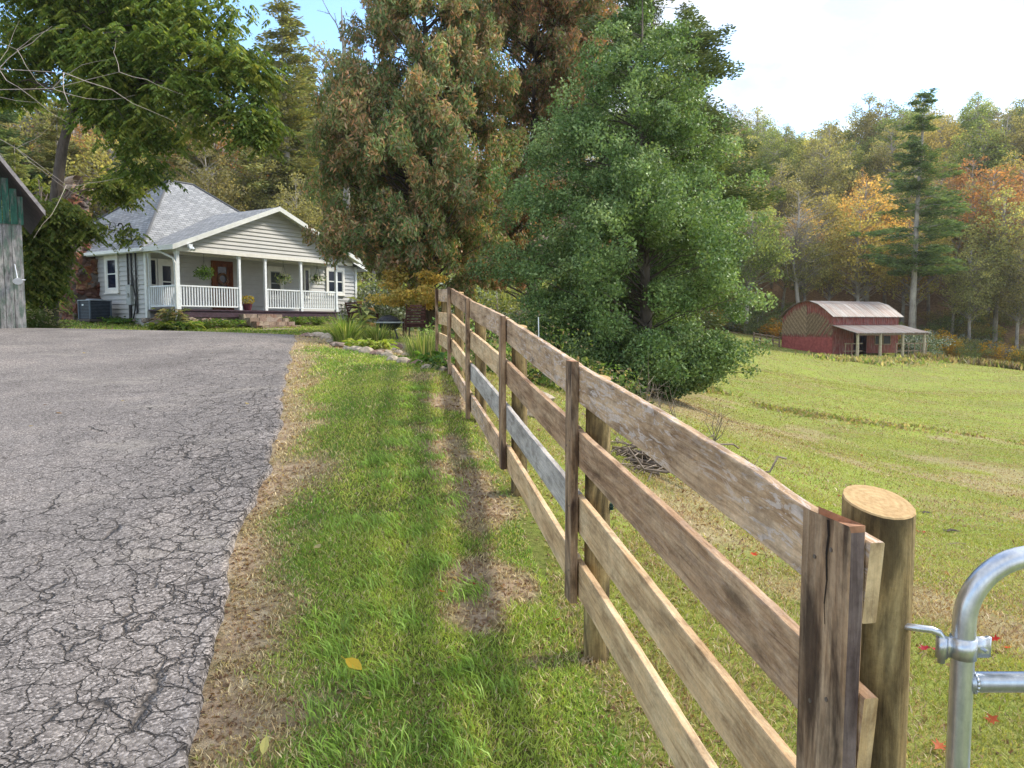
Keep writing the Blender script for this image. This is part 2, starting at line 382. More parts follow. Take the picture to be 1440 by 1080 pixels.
soil = t.ramp(t.noise(pv, 9, 8, .75), [(.28, (.15, .10, .06)), (.48, (.36, .26, .17)), (.68, (.58, .47, .33))])
litter = t.ramp(t.noise(pv, 3.5, 8, .8), [(.3, (.10, .07, .04)), (.5, (.24, .16, .085)), (.7, (.42, .29, .15))])
g = t.mix(zc.outputs[2], lawn, past)
sm = t.math('MULTIPLY', zc.outputs[0], t.ramp(t.noise(pv, 7, 6, .7), [(.2, .6), (.5, 1.0)]), clamp=True)
g = t.mix(sm, g, soil); g = t.mix(zc.outputs[1], g, litter)
hh = t.math('ADD', fine, t.math('MULTIPLY', vfine, .5))
M['ground'] = t.finish(g, .95, t.bump(hh, .9, .03), .1)
ground = np_mesh('ground', V, Fq, M['ground'], col=np.stack(Z, 1), smooth=True); tag(ground, kind='structure')

# ------------------------------------------------------------------ driveway
ys = np.concatenate([np.arange(-5, 8, .06), np.arange(8, 22.3, .12)]); rows = []; us = np.concatenate([[0, .012, .03], np.linspace(.06, 1, 40) ** 1.6])
us = np.array([0, .02, .06, .12, .2, .3, .42, .56, .72, .9, 1.1, 1.35, 1.7, 2.1, 2.6, 3.2, 4, 5, 6, 7.5, 9, 11, 13, 15.5, 18, 21, 25, 29, 34]) / 34
VV = []; ed = drive_x(ys)
for y, e in zip(ys, ed):
    for u in us:
        x = e - u * 34; VV.append((x, min(y, 1e9), u))
VV = np.array(VV); far = drive_far(VV[:, 0]); VV[:, 1] = np.minimum(VV[:, 1], far)
zz = H(VV[:, 0], VV[:, 1]) + .012; zz[VV[:, 2] == 0] -= .06
zz += (fbm(VV[:, 0], VV[:, 1], 1.2, 77) - .5) * .012
na, nb = len(ys), len(us); idx = np.arange(na * nb).reshape(na, nb)
Fd = np.stack([idx[:-1, :-1].ravel(), idx[1:, :-1].ravel(), idx[1:, 1:].ravel(), idx[:-1, 1:].ravel()], 1)
P3 = np.stack([VV[:, 0], VV[:, 1], zz], 1)
ar = np.abs(P3[Fd[:, 0], 1] - P3[Fd[:, 1], 1]) + np.abs(P3[Fd[:, 3], 1] - P3[Fd[:, 2], 1])
Fd = Fd[ar > 1e-4]
edge_d = (np.interp(VV[:, 1], ys, ed) - VV[:, 0])
t = NT('asphalt')
pv = t.pos(); dist = t.n('ShaderNodeAttribute', attribute_name='Col').outputs['Color']; ds = t.n('ShaderNodeSeparateColor', {'Color': dist})
warp = t.n('ShaderNodeTexNoise', {'Vector': pv, 'Scale': 5.0, 'Detail': 4.0, 'Roughness': .6}).outputs['Color']
wv = t.n('ShaderNodeVectorMath', {0: pv, 1: t.n('ShaderNodeVectorMath', {0: t.n('ShaderNodeVectorMath', {0: warp, 1: (.5, .5, .5)}, operation='SUBTRACT').outputs[0], 'Scale': .22}, operation='SCALE').outputs[0]}, operation='ADD').outputs[0]
flat = t.n('ShaderNodeVectorMath', {0: wv, 1: (1, 1, 0)}, operation='MULTIPLY').outputs[0]
v1 = t.n('ShaderNodeTexVoronoi', {'Vector': flat, 'Scale': 5.2}, feature='DISTANCE_TO_EDGE').outputs['Distance']
v2 = t.n('ShaderNodeTexVoronoi', {'Vector': flat, 'Scale': 2.1}, feature='DISTANCE_TO_EDGE').outputs['Distance']
v3 = t.n('ShaderNodeTexVoronoi', {'Vector': flat, 'Scale': 10.5}, feature='DISTANCE_TO_EDGE').outputs['Distance']
br = t.noise(pv, 1.1, 4, .6); br2 = t.noise(pv, 3.7, 4, .6)
near = ds.outputs[0]   # 1 at the right edge, 0 far from it
wid = t.math('MULTIPLY', t.math('ADD', near, t.math('MULTIPLY_ADD', br2, 1.5, -.95)), .042, clamp=True)
c1 = t.n('ShaderNodeMapRange', {'Value': v1, 'From Min': 0.0, 'From Max': wid, 'To Min': 1.0, 'To Max': 0.0}).outputs[0]
wid2 = t.math('MULTIPLY', t.math('ADD', near, t.math('MULTIPLY_ADD', br, 1.5, -.85)), .010, clamp=True)
c2 = t.n('ShaderNodeMapRange', {'Value': v2, 'From Min': 0.0, 'From Max': wid2, 'To Min': 1.0, 'To Max': 0.0}).outputs[0]
wid3 = t.math('MULTIPLY', t.math('ADD', near, t.math('MULTIPLY_ADD', br, 1.2, -1.15)), .06, clamp=True)
c3 = t.n('ShaderNodeMapRange', {'Value': v3, 'From Min': 0.0, 'From Max': wid3, 'To Min': .7, 'To Max': 0.0}).outputs[0]
crk = t.math('MAXIMUM', t.math('MAXIMUM', c1, c2), c3)
agg = t.n('ShaderNodeTexVoronoi', {'Vector': pv, 'Scale': 105.0}); aggc = t.n('ShaderNodeSeparateColor', {'Color': agg.outputs['Color']}).outputs[0]
agg2 = t.n('ShaderNodeTexVoronoi', {'Vector': pv, 'Scale': 38.0}); aggc2 = t.n('ShaderNodeSeparateColor', {'Color': agg2.outputs['Color']}).outputs[0]
base = t.ramp(aggc, [(.05, (.085, .077, .071)), (.45, (.165, .150, .140)), (.78, (.225, .206, .193)), (.95, (.38, .352, .33))])
base = t.mix(t.ramp(aggc2, [(.86, 0.0), (.96, .30)]), base, (.36, .33, .305))
base = t.mix(1.0, base, t.ramp(t.noise(pv, .7, 6, .65), [(.3, (.66, .64, .63)), (.5, (.95, .93, .92)), (.7, (1.25, 1.20, 1.16))]), 'MULTIPLY')
base = t.mix(t.ramp(t.noise(t.pos((.5, 1.6, 1)), .9, 6, .7), [(.56, 0.0), (.72, .35)]), base, (.44, .40, .34))
col = t.mix(t.math('MULTIPLY', crk, .86), base, (.028, .024, .021))
hgt = t.math('SUBTRACT', t.math('MULTIPLY', agg.outputs['Distance'], -.25), t.math('MULTIPLY', crk, 1.6))
M['asphalt'] = t.finish(col, .85, t.bump(hgt, 1.0, .012), .25)
nearm = np.clip(1.05 - edge_d / (3.3 - .05 * np.clip(VV[:, 1], 0, 20)), 0, 1) * np.clip(1.3 - VV[:, 1] / 18, .3, 1)
drv = np_mesh('driveway', P3, Fd, M['asphalt'], col=np.stack([nearm] * 3, 1), smooth=True); tag(drv, kind='structure')

# ------------------------------------------------------------------ grass
rg = np.random.default_rng(11)
def blades(n, x0, x1, y0, y1, h, w, keep, palette_fn, lean=.5):
    x = rg.uniform(x0, x1, n); y = rg.uniform(y0, y1, n)
    k = keep(x, y); x = x[k]; y = y[k]; m = len(x)
    inview = np.abs(x / np.maximum(y, .1)) < .80; x = x[inview]; y = y[inview]; m = len(x)
    z = Hn(x, y) - .004
    hh = h * rg.uniform(.45, 1.25, m) * (.6 + .9 * fbm(x, y, .45, 61)); a = rg.uniform(0, 2 * np.pi, m); ww = w * rg.uniform(.6, 1.3, m)
    la = rg.uniform(0, 2 * np.pi, m); ll = hh * lean * rg.uniform(.1, 1.6, m)
    b = np.stack([x, y, z], 1); d = np.stack([np.cos(a) * ww, np.sin(a) * ww, 0 * a], 1)
    tip = b + np.stack([np.cos(la) * ll, np.sin(la) * ll, hh], 1)
    mid = b + np.stack([np.cos(la) * ll * .28, np.sin(la) * ll * .28, hh * .55], 1)
    V = np.stack([b, mid + d * .5, tip, mid - d * .5], 1).reshape(-1, 3)
    c = np.repeat(palette_fn(x, y, m), 4, 0)
    return V, c
def pal(x, y, m, pasture=False):
    so, li, pa = zones(x, y); r = rg.uniform(size=m); n = fbm(x, y, .7, 71); n2 = fbm(x, y, 3.0, 73)
    g1 = np.array([.18, .30, .045]); g2 = np.array([.41, .49, .085]); g3 = np.array([.50, .48, .14]); tan = np.array([.60, .49, .30]); brn = np.array([.38, .27, .15])
    q = np.clip((n - .35) * 2.4 + rg.normal(size=m) * .25, 0, 1)[:, None]
    c = g1 * (1 - q) + g2 * q
    if pasture: c = (c * .60 + g3 * .42) * np.array([.93, .94, 1.0]); 
    y3 = (r < (.10 + .22 * (n2 > .5)))[:, None]; c = np.where(y3, g3, c)
    pt = np.clip(so * 1.05, 0, .95) + (.15 if pasture else .13) + (pasture * .25 * (fbm(x, y, 1.6, 75) > .52) * 1.6)
    tm = (rg.uniform(size=m) < pt)[:, None]; c = np.where(tm, np.where((rg.uniform(size=m) < .6)[:, None], tan, brn), c)
    return c * rg.uniform(.65, 1.3, m)[:, None]
def lawn_keep(x, y):
    so, li, pa = zones(x, y)
    return ~in_drive(x - .02, y) & (x < FX(y)) & (rg.uniform(size=len(x)) > so * .86)
def past_keep(x, y):
    so, li, pa = zones(x, y)
    return (x >= FX(y)) & (rg.uniform(size=len(x)) > so * .7) & (li < .5)
VL, CL = [], []
def put(vc): VL.append(vc[0]); CL.append(vc[1])
lp = lambda x, y, m: pal(x, y, m); pp = lambda x, y, m: pal(x, y, m, True)
put(blades(130000, -2.0, 1.0, 2.2, 5, .028, .005, lawn_keep, lp, .9))
put(blades(95000, -3.2, .6, 5, 9.5, .030, .0075, lawn_keep, lp, .8))
put(blades(50000, -5.5, 0, 9.5, 19, .04, .013, lawn_keep, lp, .8))
put(blades(40000, -26, -3, 19, 33, .07, .03, lawn_keep, lp, .6))
# rank grass: taller tufts along a ridge of the lawn
tx = rg.uniform(-1.2, .3, 190); ty = rg.uniform(2.3, 9, 190)
kk = (tx < FX(ty) - .25) & (np.abs(tx - (FX(ty) - .80)) < .42); tx = tx[kk]; ty = ty[kk]
X_ = np.repeat(tx, 70) + rg.normal(size=len(tx) * 70) * .05; Y_ = np.repeat(ty, 70) + rg.normal(size=len(tx) * 70) * .05; m_ = len(X_)
b = np.stack([X_, Y_, Hn(X_, Y_)], 1); hh = rg.uniform(.03, .07, m_); la = np.repeat(rg.uniform(-.8, .8, len(tx)) + 2.6, 70) + rg.normal(size=m_) * .7; ll = hh * rg.uniform(.4, 1.4, m_)
tip = b + np.stack([np.cos(la) * ll, np.sin(la) * ll, hh], 1); mid = b + np.stack([np.cos(la) * ll * .3, np.sin(la) * ll * .3, hh * .65], 1)
aa = rg.uniform(0, 6.28, m_); d = np.stack([np.cos(aa), np.sin(aa), 0 * aa], 1) * .0035
VL.append(np.stack([b, mid + d, tip, mid - d], 1).reshape(-1, 3)); CL.append(np.repeat(np.array([.20, .29, .05])[None] * rg.uniform(.6, 1.9, m_)[:, None], 4, 0))
V = np.concatenate(VL); C_ = np.concatenate(CL); Fg = np.arange(len(V)).reshape(-1, 4)
gr = np_mesh('lawn_grass', V, Fg, M['grass'], col=C_); tag(gr, 'short green lawn grass between the driveway and the board fence', 'grass', kind='stuff')
VL, CL = [], []
put(blades(70000, .2, 4.2, 2.2, 5, .030, .006, past_keep, pp, .9))
put(blades(85000, -.6, 8, 5, 11, .032, .010, past_keep, pp, .9))
put(blades(90000, -2.0, 18, 11, 24, .04, .018, past_keep, pp, .8))
put(blades(80000, 1, 40, 24, 48, .05, .035, past_keep, pp, .8)); put(blades(90000, 3, 64, 44, 92, .05, .06, past_keep, pp, .8))
V = np.concatenate(VL); C_ = np.concatenate(CL); Fg = np.arange(len(V)).reshape(-1, 4)
gr = np_mesh('pasture_grass', V, Fg, M['grass'], col=C_); tag(gr, 'short yellowish pasture grass sloping down behind the fence', 'grass', kind='stuff')
# leaf litter crumbs
def litter(n, x0, x1, y0, y1, s, keep):
    x = rg.uniform(x0, x1, n); y = rg.uniform(y0, y1, n); k = keep(x, y) & (np.abs(x / y) < .8); x = x[k]; y = y[k]; m = len(x)
    c = np.stack([x, y, Hn(x, y) + s * rg.uniform(.25, .9, m)], 1); a = rg.uniform(0, 6.28, m); L = s * rg.uniform(.5, 1.5, m); W = L * rg.uniform(.3, .7, m)
    d = np.stack([np.cos(a) * L, np.sin(a) * L, rg.normal(size=m) * L * .35], 1); e = np.stack([-np.sin(a) * W, np.cos(a) * W, rg.normal(size=m) * W * .6], 1)
    p = np.array([[.42, .29, .17], [.28, .17, .09], [.50, .40, .27], [.18, .11, .07], [.46, .42, .2]])
    cc = p[rg.choice(5, m, p=[.32, .27, .2, .13, .08])] * rg.uniform(.6, 1.15, m)[:, None]
    return np.stack([c - d, c + e, c + d, c - e], 1).reshape(-1, 3), np.repeat(cc, 4, 0)
VL, CL = [], []
sk = lambda p0: (lambda x, y: (~in_drive(x, y)) & (rg.uniform(size=len(x)) < p0 + zones(x, y)[0] * 1.0))
put(litter(34000, -2.6, 1, 2.2, 6, .010, sk(.22))); put(litter(14000, -3.6, 1, 6, 12, .014, sk(.16)))
put(litter(7000, .2, 4.6, 2.2, 6, .013, sk(.30))); put(litter(9000, -.5, 12, 6, 16, .02, sk(.22)))
put(litter(5000, 1, 30, 16, 40, .035, sk(.25))); put(litter(900, -24, -6, 19, 30, .05, sk(.5)))
V = np.concatenate(VL); C_ = np.concatenate(CL); Fg = np.arange(len(V)).reshape(-1, 4)
ll = np_mesh('leaf_litter', V, Fg, M['leaf'], col=C_); tag(ll, 'brown crumbs of dead leaves scattered through the grass and bare soil', 'dead leaves', kind='stuff')
# ------------------------------------------------------------------ board fence
D_, L_ = (.055, .035, .025), (.55, .42, .30)
M['w_brown'] = wood('weathered_brown_board', (.21, .12, .062), (.51, .345, .205), (.69, .51, .34), flake=.85)
M['w_dark'] = wood('dark_brown_board', (.15, .08, .042), (.41, .258, .148), (.59, .42, .265), flake=.15)
M['w_tan'] = wood('fresh_tan_board', (.38, .235, .115), (.64, .445, .25), (.76, .59, .37), knot=.45)
M['w_grey'] = wood('grey_board', (.25, .225, .20), (.44, .405, .365), (.60, .555, .50), knot=.4)
M['w_batten'] = wood('upright_board', (.12, .065, .035), (.36, .235, .14), (.52, .385, .255), along='Z', stain=(.035, .018, .012))
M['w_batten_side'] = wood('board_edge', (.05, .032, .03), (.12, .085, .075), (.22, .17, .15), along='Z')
M['galv_nail'] = plain('dull_nail', (.16, .13, .11), .5, .3, 40, metal=.4)
M['w_end'] = wood('cut_end', (.40, .25, .11), (.62, .44, .23), (.72, .55, .32), along='Z', knot=0, gscale=.8)
M['w_top'] = plain('red_brown_cut_top', (.34, .17, .09), .85, .35, 30, .3)
M['w_post'] = wood('treated_round_post', (.085, .058, .025), (.27, .195, .085), (.43, .34, .17), along='Z', stain=(.06, .045, .022), gscale=.8)
t = NT('post_cut_top'); o_ = t.coord(); rr = t.n('ShaderNodeVectorMath', {0: o_}, operation='LENGTH').outputs['Value']
rg_ = t.n('ShaderNodeTexWave', {'Vector': o_, 'Scale': 22.0, 'Distortion': 3.0, 'Detail': 3.0}, wave_type='RINGS', rings_direction='Z').outputs['Fac']
M['w_posttop'] = t.finish(t.mix(.5, t.ramp(rg_, [(.2, (.42, .27, .12)), (.8, (.50, .34, .165))]), t.ramp(t.noise(o_, 40, 5, .7), [(.3, (.30, .18, .08)), (.7, (.58, .42, .21))])), .85, t.bump(t.noise(o_, 60, 4), .4, .01), .2)

POSTY = [1.56, 3.5, 5.4, 7.4, 9.2, 11.0]
TOPZ = [P(1238, 726, 1.42)[2] - .03, P(825, 511, 3.5)[2], P(722, 447, 5.4)[2], P(668, 421.7, 7.4)[2], P(640, 405.5, 9.2)[2], P(619, 407.5, 11.0)[2]]
fdir = Vector((-.18, 1, 0)).normalized(); fn = Vector((-fdir.y, fdir.x, 0))   # towards the lawn
RH, PITCHR, RT = .165, .302, .030
fence = empty('board_fence', (FX(1.56), 1.56, hz(FX(1.56), 1.56)))
tag(fence, 'four-rail rough board fence on round posts, running from the gate up to the stone bed', 'fence')
def fchild(o):
    o.parent = fence; o.matrix_parent_inverse = Matrix.Translation(-fence.location); return o
BAYS = [('w_brown', 'w_dark', 'w_tan', 'w_tan'), ('w_brown', 'w_dark', 'w_grey', 'w_tan'), ('w_brown', 'w_tan', 'w_grey', 'w_brown'),
        ('w_dark', 'w_tan', 'w_tan', 'w_brown'), ('w_brown', 'w_tan', 'w_tan', 'w_dark')]
LAB = {'w_brown': 'weathered brown rail with flaking bark patches', 'w_dark': 'dark brown rough-sawn rail', 'w_tan': 'fresh tan rail', 'w_grey': 'silver grey weathered rail'}
rgf = np.random.default_rng(5)
for i, bay in enumerate(BAYS):
    for r, mk in enumerate(bay):
        s = 1.0
        a = Vector((FX(POSTY[i]), POSTY[i], TOPZ[i] - r * PITCHR - RH / 2)); b = Vector((FX(POSTY[i + 1]), POSTY[i + 1], TOPZ[i + 1] - r * PITCHR - RH / 2))
        b.z += rgf.normal() * .006; a.z += rgf.normal() * .004 * (i > 0)
        if i == 0: a = a - (b - a).normalized() * .145
        if i == 4: b = b + (b - a).normalized() * .05
        d = b - a; Ln = d.length; n = 40
        # wavy rough-sawn board: edges wander, a little warp
        mb = MB(); ph = rgf.uniform(0, 9, 4); prof = []
        for q in range(n + 1):
            x = Ln * q / n
            e1 = .0015 * math.sin(x * 3.1 + ph[0]) + .0008 * math.sin(x * 11 + ph[1]) + rgf.normal() * .0007; e2 = .0015 * math.sin(x * 2.7 + ph[2]) + .0008 * math.sin(x * 13 + ph[3]) + rgf.normal() * .0007
            if r == 0 and i == 0: e1 -= .010 * math.exp(-((x - Ln * .12) / .16) ** 2)
            wv_ = .003 * math.sin(x * 2.2 + ph[1])
            c = .0025
            ring = [(x, -RT / 2 + wv_, -RH / 2 + e2 + c), (x, -RT / 2 + wv_ + c, -RH / 2 + e2), (x, RT / 2 + wv_ - c, -RH / 2 + e2), (x, RT / 2 + wv_, -RH / 2 + e2 + c),
                    (x, RT / 2 + wv_, RH / 2 + e1 - c), (x, RT / 2 + wv_ - c, RH / 2 + e1), (x, -RT / 2 + wv_ + c, RH / 2 + e1), (x, -RT / 2 + wv_, RH / 2 + e1 - c)]
            prof.append(ring)
        for ring in prof: mb.v += ring
        for q in range(n):
            for k in range(8): mb.f.append((q * 8 + k, q * 8 + (k + 1) % 8, (q + 1) * 8 + (k + 1) % 8, (q + 1) * 8 + k))
        mb.f.append(tuple(range(8))[::-1]); mb.f.append(tuple(n * 8 + k for k in range(8)))
        o = mb.build('rail', [M[mk], M['w_end']]); o.data.polygons[len(mb.f) - 2].material_index = 1; o.data.polygons[len(mb.f) - 1].material_index = 1
        X = d.normalized(); Yv = Vector((0, 0, 1)).cross(X).normalized(); Zv = X.cross(Yv)
        off = fn * ((i % 2) * .0)
        o.parent = fence; o.matrix_parent_inverse = Matrix.Translation(-fence.location); o.matrix_basis = Matrix.Translation(a + off) @ Matrix((X, Yv, Zv)).transposed().to_4x4()
        if i == 0: o['label'] = LAB[mk]
# battens and round posts
for i, y in enumerate(POSTY):
    W = .160 if i == 0 else .112; T = .034
    topz = TOPZ[i] + (.012 if i == 0 else .012); bot = hz(FX(y), y) + (.0 if i == 0 else .02)
    if i == 1: bot = P(815, 842, y)[2]
    if i == 2: bot = P(711, 658, y)[2]
    mb = MB(); nz_ = 14; hh = topz - bot
    for q in range(nz_ + 1):
        z = hh * q / nz_; e = .0016 * math.sin(z * 9 + i) ; e2 = .0016 * math.sin(z * 7 + 2 * i)
        x0, x1 = -W / 2 + e, W / 2 + e2; c = .003
        if q == nz_:
            z = hh
        mb.v += [(x0, -T / 2 + c, z), (x0 + c, -T / 2, z), (x1 - c, -T / 2, z), (x1, -T / 2 + c, z), (x1, T / 2 - c, z), (x1 - c, T / 2, z), (x0 + c, T / 2, z), (x0, T / 2 - c, z)]
    if i == 0:   # notched, slightly slanted top of the near board
        for k in (3, 4): v = mb.v[nz_ * 8 + k]; mb.v[nz_ * 8 + k] = (v[0] - .010, v[1], v[2] - .022)
        for k in (0, 7): v = mb.v[nz_ * 8 + k]; mb.v[nz_ * 8 + k] = (v[0], v[1], v[2] - .012)
    for q in range(nz_):
        for k in range(8): mb.f.append((q * 8 + k, q * 8 + (k + 1) % 8, (q + 1) * 8 + (k + 1) % 8, (q + 1) * 8 + k))
    mb.f.append(tuple(range(8))[::-1]); mb.f.append(tuple(nz_ * 8 + k for k in range(8)))
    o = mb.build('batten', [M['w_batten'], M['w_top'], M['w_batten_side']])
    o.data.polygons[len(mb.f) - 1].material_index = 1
    # local x runs along the fence; -x end faces the camera
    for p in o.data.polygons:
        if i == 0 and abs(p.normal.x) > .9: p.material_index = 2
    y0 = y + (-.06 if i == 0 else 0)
    ctr = Vector((FX(y0), y0, bot)) + fn * (RT / 2 + T / 2 + .004)
    X = fdir; Yv = fn
    lean = [.0, .0, .006, -.004, .004, 0][i]
    o.parent = fence; o.matrix_parent_inverse = Matrix.Translation(-fence.location); o.matrix_basis = Matrix.Translation(ctr) @ Matrix((X, Yv, Vector((0, 0, 1)))).transposed().to_4x4() @ Matrix.Rotation(lean, 4, 'Y')
    if i == 0:
        o['label'] = 'split dark-stained upright board at the near fence end'
        # drying split running down from the top: flat near-black strips on the face stand in for the groove
        sp = MB(); zz_ = hh - .004
        pts = [(-.012, zz_), (-.016, zz_ - .03), (-.010, zz_ - .07), (-.014, zz_ - .12), (-.008, zz_ - .17), (-.012, zz_ - .21)]
        for a_, b_ in zip(pts[:-1], pts[1:]):
            w = .004 * max(.2, (a_[1] - (zz_ - .22)) / .22)
            sp.v += [(a_[0] - w, T / 2 + .0012, a_[1]), (a_[0] + w, T / 2 + .0012, a_[1]), (b_[0] + w, T / 2 + .0012, b_[1]), (b_[0] - w, T / 2 + .0012, b_[1])]
            sp.f.append(tuple(range(len(sp.v) - 4, len(sp.v))))
        M['split'] = plain('split', (.02, .012, .008), .95, .2)
        s = sp.build('drying_split', M['split'], o)
    for r_ in range(4):
        for dx_ in (-.025, .03):
            zz2 = topz - bot - .06 - r_ * PITCHR - (.03 if dx_ > 0 else 0)
            if zz2 > .03: nl = MB(); nl.tube([(dx_, T / 2 - .002, zz2), (dx_, T / 2 + .0022, zz2)], .0045, 8); nl.build('nail_head', M['galv_nail'], o)
    # round post
    rad = [.070, .058, .056, .056, .056, .056][i]
    pc = Vector((FX(y + .0) + (.018 if i == 0 else 0), y, 0)) - fn * (RT / 2 + rad + (.002 if i == 0 else .016)) + fdir * ([.0, .0, .01, -.01, 0, 0][i])
    pb = hz(pc.x, pc.y) - .1; pt = TOPZ[i] + [.020, -.068, -.06, -.06, -.05, -.05][i]
    mb = MB(); ns = 20; rows_ = 24
    for q in range(rows_ + 1):
        z = (pt - pb) * q / rows_
        for k in range(ns):
            a = 2 * math.pi * k / ns; r_ = rad * (1 + .018 * math.sin(2 * a + i + z * 2) + .012 * math.sin(5 * a + z * 3 + i * 2)) * (1.03 - .04 * q / rows_)
            mb.v.append((r_ * math.cos(a), r_ * math.sin(a), z - ((.020 if i == 0 else .01) * math.cos(a + 1.3) if q == rows_ else 0)))
    for q in range(rows_):
        for k in range(ns): mb.f.append((q * ns + k, q * ns + (k + 1) % ns, (q + 1) * ns + (k + 1) % ns, (q + 1) * ns + k))
    o = mb.build('round_post', M['w_post'], smooth=True); o.location = (pc.x, pc.y, pb)
    o.parent = fence; o.matrix_parent_inverse = Matrix.Translation(-fence.location)
    cap = MB(); cap.v = [(v[0] * .97, v[1] * .97, v[2] - (pt - pb) + .0035) for v in mb.v[-ns:]] + [(v[0], v[1], v[2] - (pt - pb)) for v in mb.v[-ns:]]
    cap.f = [tuple(range(ns))] + [(k, ns + k, ns + (k + 1) % ns, (k + 1) % ns) for k in range(ns)]
    c = cap.build('cut_top', M['w_posttop'], o); c.location = (0, 0, pt - pb)
    if i == 1:
        ins = MB(); ip = Vector(P(858, 712, 3.5)) - Vector((pc.x, pc.y, pb))
        ins.tube([ip - Vector((.03, 0, 0)), ip + Vector((.012, 0, 0))], [.012, .012], 10)
        for dz in (-.012, 0, .012): ins.tube([ip + Vector((.0, 0, dz - .003)), ip + Vector((.0, 0, dz + .003))], .017, 10)
        M['insul'] = plain('dark_green_plastic', (.01, .035, .03), .35, .2)
        ins.build('wire_insulator', M['insul'], o)

# ------------------------------------------------------------------ tube gate
t = NT('galvanised_steel'); v = t.coord(); n1 = t.noise(v, 26, 6, .7); n2 = t.noise(t.coord('Object', (1, 1, .3)), 60, 4, .7)
M['galv'] = t.finish(t.mix(.5, t.ramp(n1, [(.3, (.38, .42, .47)), (.7, (.66, .70, .74))]), t.ramp(n2, [(.3, (.34, .37, .42)), (.7, (.72, .75, .78))])), .33, t.bump(n1, .12, .004), .5, .85)
gy_ = 1.50; gv = Vector(P(1352, 960, gy_)); gx0 = gv.x; TR = .0218
gate = empty('tube_gate', (gx0, gy_, hz(gx0, gy_))); tag(gate, 'galvanised steel tube gate with rounded corner, hinged beside the near fence post', 'gate')
gz = gate.location.z
ztop = P(1440, 785, gy_)[2] - gz + .004; z1 = P(1400, 959, gy_)[2] - gz; Wg = 3.0; gb = .16; RC = .135
fr = MB()
def arc(cx, cz, r, a0, a1, n=10): return [(cx + r * math.cos(a), 0, cz + r * math.sin(a)) for a in np.linspace(a0, a1, n)]
lean_ = lambda pts: [(p[0] - .0, p[1], p[2]) for p in pts]
loop = arc(RC, gb + RC, RC, 1.5 * math.pi, math.pi) + [(0, 0, z) for z in np.linspace(gb + RC + .05, ztop - RC - .05, 6)] + arc(RC, ztop - RC, RC, math.pi, .5 * math.pi, 14) + [(x, 0, ztop) for x in (.6, 1.5, 2.4)] + arc(Wg - RC, ztop - RC, RC, .5 * math.pi, 0) + arc(Wg - RC, gb + RC, RC, 0, -.5 * math.pi) + [(1.5, 0, gb), (RC + .02, 0, gb)]
fr.tube(loop, TR, 20); fo = fr.build('gate_frame', M['galv'], gate, True)
for k in range(4):
    b = MB(); z = z1 - k * (z1 - gb) / 4; b.tube([(TR * .6, 0, z), (Wg - TR, 0, z)], TR * .93, 18)
    # weld bead
    for q in range(16):
        a0 = q / 16 * 6.283; a1 = (q + 1) / 16 * 6.283
        b.tube([(TR + .001, math.cos(a0) * TR * .96, z + math.sin(a0) * TR * .96), (TR + .001, math.cos(a1) * TR * .96, z + math.sin(a1) * TR * .96)], .003, 5)
    b.build('gate_rail', M['galv'], gate, True)
for xx in (Wg * .5,):
    b = MB(); b.tube([(xx, 0, gb), (xx, 0, ztop)], TR * .8, 12); b.build('upright_brace', M['galv'], gate, True)
zc_ = P(1352, 910, gy_)[2] - gz
cl = MB(); cl.tube([(0, 0, zc_ - .021), (0, 0, zc_ + .021)], TR + .0035, 24)
cl.box((.034, .0035, zc_), (.034, .003, .040)); cl.box((.034, -.0035, zc_), (.034, .003, .040))
cl.tube([(.052, .0035, zc_ - .02), (.052, .0035, zc_ + .02)], .006, 12)
cl.box((-.028, 0, zc_), (.03, .008, .040))
cl.tube([(-.043, 0, zc_ - .021), (-.043, 0, zc_ + .021)], .0115, 14)
co = cl.build('hinge_clamp', M['galv'], gate, True)
bl = MB(); bl.tube([(.040, .012, zc_ - .004), (.040, -.006, zc_ - .004)], .0085, 6); bl.tube([(.040, -.006, zc_ - .004), (.040, -.016, zc_ - .004)], .004, 8); bl.build('clamp_bolt', M['galv'], co)
jb = MB(); pz = zc_ + .034
jb.tube([(-.043, 0, zc_ - .032), (-.043, 0, zc_ + .020), (-.050, 0, pz - .004), (-.064, .003, pz + .001), (-.080, .008, pz + .001), (-.135, .035, pz)], .0072, 10); jb.build('hinge_pin', M['galv'], gate, True)
# ------------------------------------------------------------------ house
C0 = (-14.4, 30.5); uu = Vector((.548, .836)).normalized(); ww_ = Vector((-uu.y, uu.x)); HZ = 1.40
house = empty('farmhouse', (C0[0], C0[1], HZ), math.atan2(uu.y, uu.x))
tag(house, 'small pale grey clapboard farmhouse with hipped shingle roof and railed front porch', 'house')
def tpx(px, s=0.0):
    k = (px - 720) / F * 1.003
    return (k * (C0[1] + ww_.y * s) - C0[0] - ww_.x * s) / (uu.x - k * uu.y)
def zpx(py, px, t, s=0.0):
    return P(px, py, C0[1] + uu.y * t + ww_.y * s)[2] - HZ
def spx(px):   # distance back along the left wall
    k = (px - 720) / F * 1.003
    return (k * C0[1] - C0[0]) / (ww_.x - k * ww_.y)
def siding_mat(name, c):
    t = NT(name); v = t.coord(); n = t.noise(v, 1.5, 5, .6); n2 = t.noise(t.coord('Object', (1, 1, 6)), 6, 5, .7)
    cc = t.mix(.5, t.ramp(n, [(.3, tuple(q * .82 for q in c)), (.7, tuple(min(1, q * 1.08) for q in c))]), t.ramp(n2, [(.3, tuple(q * .86 for q in c)), (.7, tuple(min(1, q * 1.06) for q in c))]))
    return t.finish(cc, .55, t.bump(n2, .1, .004), .3)
M['siding'] = siding_mat('pale_grey_siding', (.485, .485, .475)); M['trim'] = plain('cream_trim', (.72, .705, .66), .5, .08, 5, .05)
